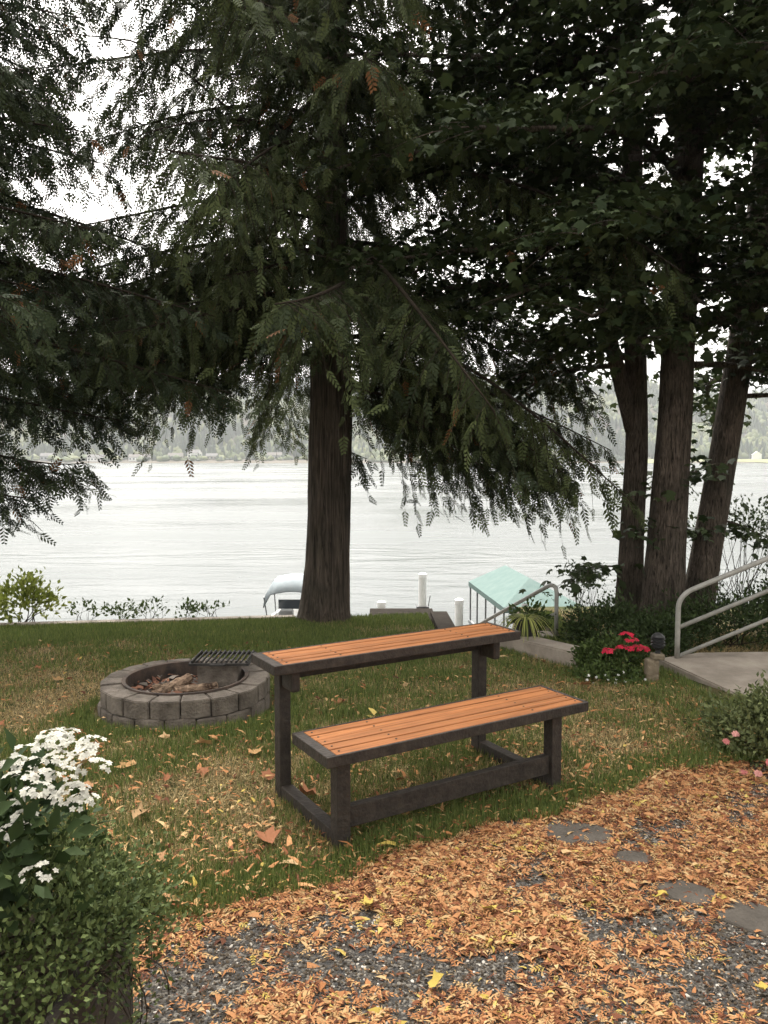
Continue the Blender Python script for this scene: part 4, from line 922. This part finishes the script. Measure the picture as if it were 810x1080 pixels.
# ------------------------------------------------------------------ stepping stones
def flagstone(label, x, y, rx, ry, seed, rz):
    rs = np.random.default_rng(seed); n = 11; poly = []
    for i in range(n):
        a = i / n * 2 * math.pi; k = rs.uniform(.86, 1.1); px, py = rx * k * math.copysign(abs(math.cos(a)) ** .75, math.cos(a)), ry * k * math.copysign(abs(math.sin(a)) ** .75, math.sin(a))
        poly.append((x + px * math.cos(rz) - py * math.sin(rz), y + px * math.sin(rz) + py * math.cos(rz)))
    bm = bmesh.new(); V, F = prism(poly, -.03, .012); vs = [bm.verts.new(v) for v in V]
    for f in F: bm.faces.new([vs[i] for i in f])
    bmesh.ops.recalc_face_normals(bm, faces=bm.faces[:]); bmesh.ops.bevel(bm, geom=bm.edges[:], offset=.006, segments=1, affect='EDGES')
    props(obj('stepping_stone', bmvf(bm), M['flag'], loc=(x, y, 0)), label, 'stepping stone', 'flat stepping stones in the gravel')
STONES = [(.90, 3.60, .17, .12, -.35), (1.08, 3.37, .10, .07, .2), (1.22, 3.10, .125, .085, -.6), (1.44, 2.90, .17, .115, -.7)]
for (x, y, rx, ry, rz), lab in zip(STONES, ['flat grey stepping stone nearest the lawn', 'smallest grey stepping stone between two larger ones', 'square grey stepping stone in the middle of the line', 'largest grey stepping stone nearest the lower right corner']):
    flagstone(lab, x, y, rx, ry, int(x * 100), rz)

# ------------------------------------------------------------------ gravel, litter, grass, fallen leaves
def spread_mask(rs, x, y): return (np.hypot(x - .4, (y - 3.3) * 1.1) < 2.1) | (rs.random(len(x)) < .38)
def pebbles():
    rs = np.random.default_rng(101); N = 230000
    y = rs.uniform(.6, 5.6, N); x = rs.uniform(-3.2, 5.0, N); k = (y < edge_y(x) + .02) & spread_mask(rs, x, y); x, y = x[k], y[k]; N = len(x)
    tv = np.array([(1, 0, 0), (0, 1, 0), (-1, 0, 0), (0, -1, 0), (0, 0, .7), (.6, .6, .3), (-.6, .6, .35), (-.6, -.6, .3), (.6, -.6, .35)])
    tf = np.array([(0, 5, 4), (5, 1, 4), (1, 6, 4), (6, 2, 4), (2, 7, 4), (7, 3, 4), (3, 8, 4), (8, 0, 4)])
    th = rs.uniform(0, 6.28, N); d = np.stack([np.cos(th), np.sin(th), rs.normal(size=N) * .3], 1); n = np.stack([rs.normal(size=N) * .35, rs.normal(size=N) * .35, np.ones(N)], 1)
    s = rs.uniform(.003, .0075, N)
    V, F = scatter(tv, tf, np.stack([x, y, np.full(N, .004)], 1), frames(d, n), np.stack([s * rs.uniform(.6, 1.1, N), s * rs.uniform(.8, 1.5, N), s], 1))
    t = rs.random(N); c = np.where(t[:, None] < .72, mixcol((.017, .013, .009), (.072, .056, .039), rs.random(N)), np.where(t[:, None] < .95, mixcol((.075, .066, .055), (.15, .135, .115), rs.random(N)), mixcol((.28, .25, .21), (.48, .45, .40), rs.random(N))))
    props(obj('gravel', (V, F), M['pebble'], col=rep(c, len(tv))), 'dark grey gravel with pale chips showing through the fallen fronds', 'gravel', kind='stuff')
pebbles()
def litter_cols(rs, n):
    t = rs.random(n); r = rs.random(n)
    return np.where(t[:, None] < .44, mixcol((.45, .19, .075), (.64, .335, .150), r), np.where(t[:, None] < .64, mixcol((.55, .34, .15), (.70, .48, .24), r), np.where(t[:, None] < .965, mixcol((.09, .035, .02), (.30, .11, .05), r), mixcol((.52, .38, .08), (.68, .52, .16), r))))
def litter():
    rs = np.random.default_rng(102); N = 1000000
    y = rs.uniform(.6, 5.8, N); x = rs.uniform(-3.2, 5.0, N); e = edge_y(x)
    k = (y < e + .10) & spread_mask(rs, x, y); x, y, e = x[k], y[k], e[k]
    p = np.stack([x, y, x * 0], 1)
    nz = snoise(p, 1.7) * .8 + snoise(p + 7, 4.0) * .95 + snoise(p + 3, 11) * .6
    cover = .50 + nz
    cover += .45 * np.exp(-((y - e + .10) / .16) ** 2)                              # drifts along the lawn edge
    cover -= .95 * np.exp(-(((x + .60) / .22) ** 2 + ((y - 2.6) / .30) ** 2))         # bare patch by the planter
    cover -= 1.2 * np.exp(-(((x - 1.24) / .28) ** 2 + ((y - 2.5) / .20) ** 2))         # bare patch lower right
    cover -= .3 * np.exp(-(((x - .30) / .25) ** 2 + ((y - 2.55) / .12) ** 2))
    prob = np.clip(cover * 1.3, .04, 1)
    for (sx, sy, rx, ry, rz) in STONES: prob = np.where((((x - sx) / (rx * 1.0)) ** 2 + ((y - sy) / (ry * 1.0)) ** 2) < .9, prob * .12, prob)
    prob = np.where(y > e, prob * .35, prob)
    k = rs.random(len(x)) < prob; x, y, prob = x[k], y[k], prob[k]; N = len(x)
    def lay(x, y, prob, tv, tf, l, w, zr):
        N = len(x); th = rs.uniform(0, 6.28, N); d = np.stack([np.cos(th), np.sin(th), rs.normal(size=N) * .13], 1); n = np.stack([rs.normal(size=N) * .28, rs.normal(size=N) * .28, np.ones(N)], 1)
        z = .006 + rs.random(N) ** 1.6 * zr * np.clip(prob, .3, 1)
        V, F = scatter(tv, tf, np.stack([x, y, z], 1), frames(d, n), np.stack([w, l, l], 1)); V[:, 2] = np.maximum(V[:, 2], .005)
        return V, F, rep(litter_cols(rs, N), len(tv))
    l = rs.gamma(2.6, .0052, N) + .005; w = l * rs.uniform(.12, .42, N)
    big = rs.random(N) < .07; l = np.where(big, rs.uniform(.025, .055, N), l); w = np.where(big, l * rs.uniform(.25, .5, N), w)
    a = lay(x, y, prob, SLIVER[0], SLIVER[1], l, w, .016)
    k = rs.random(N) < .11; sp = spray_template(4); n2 = int(k.sum()); l2 = rs.uniform(.028, .075, n2)
    b = lay(x[k], y[k], prob[k], sp[0], sp[1], l2, l2 * rs.uniform(.7, 1.3, n2), .020)
    props(obj('leaf_litter', (a[0], a[1]), M['litter'], col=a[2] * .66), 'orange brown dry scraps and slivers spread over the gravel', 'leaf litter', kind='stuff')
    props(obj('frond_litter', (b[0], b[1]), M['litter'], col=b[2] * .66), 'orange brown fallen cedar fronds lying over the gravel', 'leaf litter', kind='stuff')
litter()
def grass():
    rs = np.random.default_rng(103); N = 680000
    y = 2.6 + 9.2 * rs.random(N) ** 1.55; x = rs.uniform(-1, 1, N) * (y * .52 + .5) * np.where(rs.random(N) < .15, 1.7, 1.0)
    e = edge_y(x)
    k = (y > e - .03) & (y < far_y(x) - .04) & ((x - PC[0]) ** 2 + (y - PC[1]) ** 2 > .655 ** 2) & ~((x > 2.58) & (y > 6.0) & (y < 7.5)) & ~((x > -1.9) & (x < -.74) & (y < 2.4)) & (x < 4.5)
    k &= ((x + .83) ** 2 + (y - 10.9) ** 2) > .1
    x, y, e = x[k], y[k], e[k]
    p = np.stack([x, y, x * 0], 1)
    nz = snoise(p, .55) * 1.0 + snoise(p + 5, 1.8) * .8 + snoise(p + 9, 5.0) * .45
    dry = nz + .05
    dry += .42 * np.exp(-(((x + .6) / .8) ** 2 + ((y - 4.0) / .7) ** 2))          # worn patch in front of and under the bench
    dry += .45 * np.exp(-(((x - 1.2) / .7) ** 2 + ((y - 5.4) / .6) ** 2)) + .5 * np.exp(-(((x + 3) / 1.3) ** 2 + ((y - 7.0) / .8) ** 2))
    dry -= .9 * np.exp(-((y - e - .10) / .16) ** 2)                                 # greener band along the gravel
    dry -= .55 * np.clip((y - 7.6) / 1.5, 0, 1)
    dry += 1.2 * ((x > 2.5) & (y > 7.4))
    dry -= .6 * np.exp(-(np.hypot(x - PC[0], y - PC[1]) - .68) ** 2 / .02)
    t = np.clip(.31 + dry * .85, 0, 1)
    keep = rs.random(len(x)) < (1 - .45 * t); x, y, t, dry = x[keep], y[keep], t[keep], dry[keep]; N = len(x)
    isdry = rs.random(N) < t
    c = np.where(isdry[:, None], mixcol((.18, .13, .055), (.54, .42, .21), rs.random(N)), mixcol((.055, .092, .022), (.20, .235, .068), rs.random(N)))
    flat = isdry & (rs.random(N) < .6)
    th = rs.uniform(0, 6.28, N); up = np.where(flat, rs.uniform(.0, .35, N), rs.uniform(.35, 1.7, N))
    d = np.stack([np.cos(th), np.sin(th), up], 1); n = np.stack([-np.cos(th) * up, -np.sin(th) * up, np.ones(N)], 1) + rs.normal(size=(N, 3)) * .15
    l = rs.uniform(.022, .055, N) * np.where(isdry, .85, 1.05) * np.clip(1.15 - .25 * t, .5, 1.2); w = rs.uniform(.0026, .0050, N) * np.clip(.75 + y * .11, .9, 2.1)
    V, F = scatter(BLADE[0], BLADE[1], np.stack([x, y, gz(y) + .001], 1), frames(d, n), np.stack([w, l, l * np.where(flat, .3, 1.)], 1))
    props(obj('grass', (V, F), M['grass'], col=rep(c, 5)), 'patchy lawn grass, green mixed with dry straw', 'grass', kind='stuff')
    # loose straw and small leaf scraps on the lawn
    N = 36000; y = 2.8 + 6 * rs.random(N) ** 1.3; x = rs.uniform(-1, 1, N) * (y * .52 + .3); e = edge_y(x)
    pr = np.exp(-(y - e) / 1.1) * .6 + .28
    k = (y > e) & (y < far_y(x) - .3) & (rs.random(N) < pr) & ((x - PC[0]) ** 2 + (y - PC[1]) ** 2 > .63 ** 2) & (x < 2.5); x, y = x[k], y[k]; N = len(x)
    th = rs.uniform(0, 6.28, N); d = np.stack([np.cos(th), np.sin(th), rs.normal(size=N) * .2], 1); n = np.stack([rs.normal(size=N) * .4, rs.normal(size=N) * .4, np.ones(N)], 1)
    l = rs.gamma(2.2, .010, N) + .008
    V, F = scatter(SLIVER[0], SLIVER[1], np.stack([x, y, gz(y) + rs.uniform(.012, .035, N)], 1), frames(d, n), np.stack([l * rs.uniform(.12, .4, N), l, l], 1))
    props(obj('lawn_litter', (V, F), M['litter'], col=rep(litter_cols(rs, N) * .85, 5)), 'scattered dry scraps of fronds and straw lying in the grass', 'leaf litter', kind='stuff')
grass()
def fallen_leaves():
    rs = np.random.default_rng(104)
    first = {}
    spots = [(.79, 6.2), (1.15, 5.9), (-2.2, 7.3), (-2.75, 6.7), (-1.7, 4.75), (-1.35, 4.9), (-1.0, 4.35), (-.75, 4.55), (-1.6, 4.1), (-2.1, 4.6), (-.35, 4.0), (.1, 3.75), (-.95, 3.3), (-1.2, 3.7), (-.55, 3.55), (.5, 4.6), (1.3, 4.7), (.3, 5.3), (-2.6, 5.2), (-1.9, 8.4), (1.6, 6.4), (.9, 5.2), (-.3, 5.9), (-3.0, 5.9), (-.7, 5.0), (.2, 6.5), (-1.15, 4.2), (-1.4, 4.4), (-.9, 3.9), (-1.75, 4.35), (-.6, 4.2), (-1.05, 4.75), (-1.5, 3.75), (-2.3, 5.0), (-3.2, 7.2), (-.2, 4.45), (-.8, 3.05), (-.45, 3.3)]
    for i, (x, y) in enumerate(spots):
        s = rs.uniform(.06, .14); tv = MAPLE[0].copy(); tv[:, 2] = rs.uniform(.4, 1.3) * (tv[:, 0] * rs.uniform(.6, 1.4)) ** 2 + .12 * np.sin(tv[:, 1] * 4 + i) * .6; tv[:, 0] *= rs.uniform(.35, .85)
        th = rs.uniform(0, 6.28); z = float(gz(y)) + .026
        rot = frames(np.array([[math.cos(th), math.sin(th), rs.normal() * .12]]), np.array([[rs.normal() * .25, rs.normal() * .25, 1.0]]))
        V, F = scatter(tv, MAPLE[1], np.array([[x, y, z]]), rot, np.array([s]))
        c = np.array([(.36, .20, .10), (.45, .30, .16), (.28, .12, .06), (.42, .25, .11)][i % 4])
        props(obj('fallen_leaf', (V, F), M['litter'], col=np.repeat(c[None], len(V), 0), loc=(x, y, z)), 'dry curled brown leaf lying on the lawn', 'leaf', 'dry fallen leaves on the lawn')
    for i, (x, y, lab) in enumerate([(1.12, 3.03, 'bright yellow leaf beside the square stepping stone'), (.42, 2.92, 'yellow leaf on the litter in the middle of the gravel'), (-.05, 2.95, 'yellow leaf on the gravel in front of the bench leg'), (1.25, 2.5, 'large pale yellow leaf on bare gravel near the lower right corner'), (.15, 2.5, 'yellow leaf at the very bottom of the photo in the litter')]):
        s = .055 + .01 * (i % 3); th = rs.uniform(0, 6.28); tv = MAPLE[0].copy(); tv[:, 2] = .35 * np.abs(tv[:, 0]) + .2 * np.sin(tv[:, 1] * 5 + i); tv[:, 0] *= .7
        V, F = scatter(tv, MAPLE[1], np.array([[x, y, .03]]), frames(np.array([[math.cos(th), math.sin(th), .05]]), np.array([[rs.normal() * .2, rs.normal() * .2, 1.0]])), np.array([s]))
        props(obj('fallen_leaf', (V, F), M['litter'], col=np.repeat(np.array([[.40, .30, .07]]), len(V), 0), loc=(x, y, .035)), lab, 'leaf')
fallen_leaves()
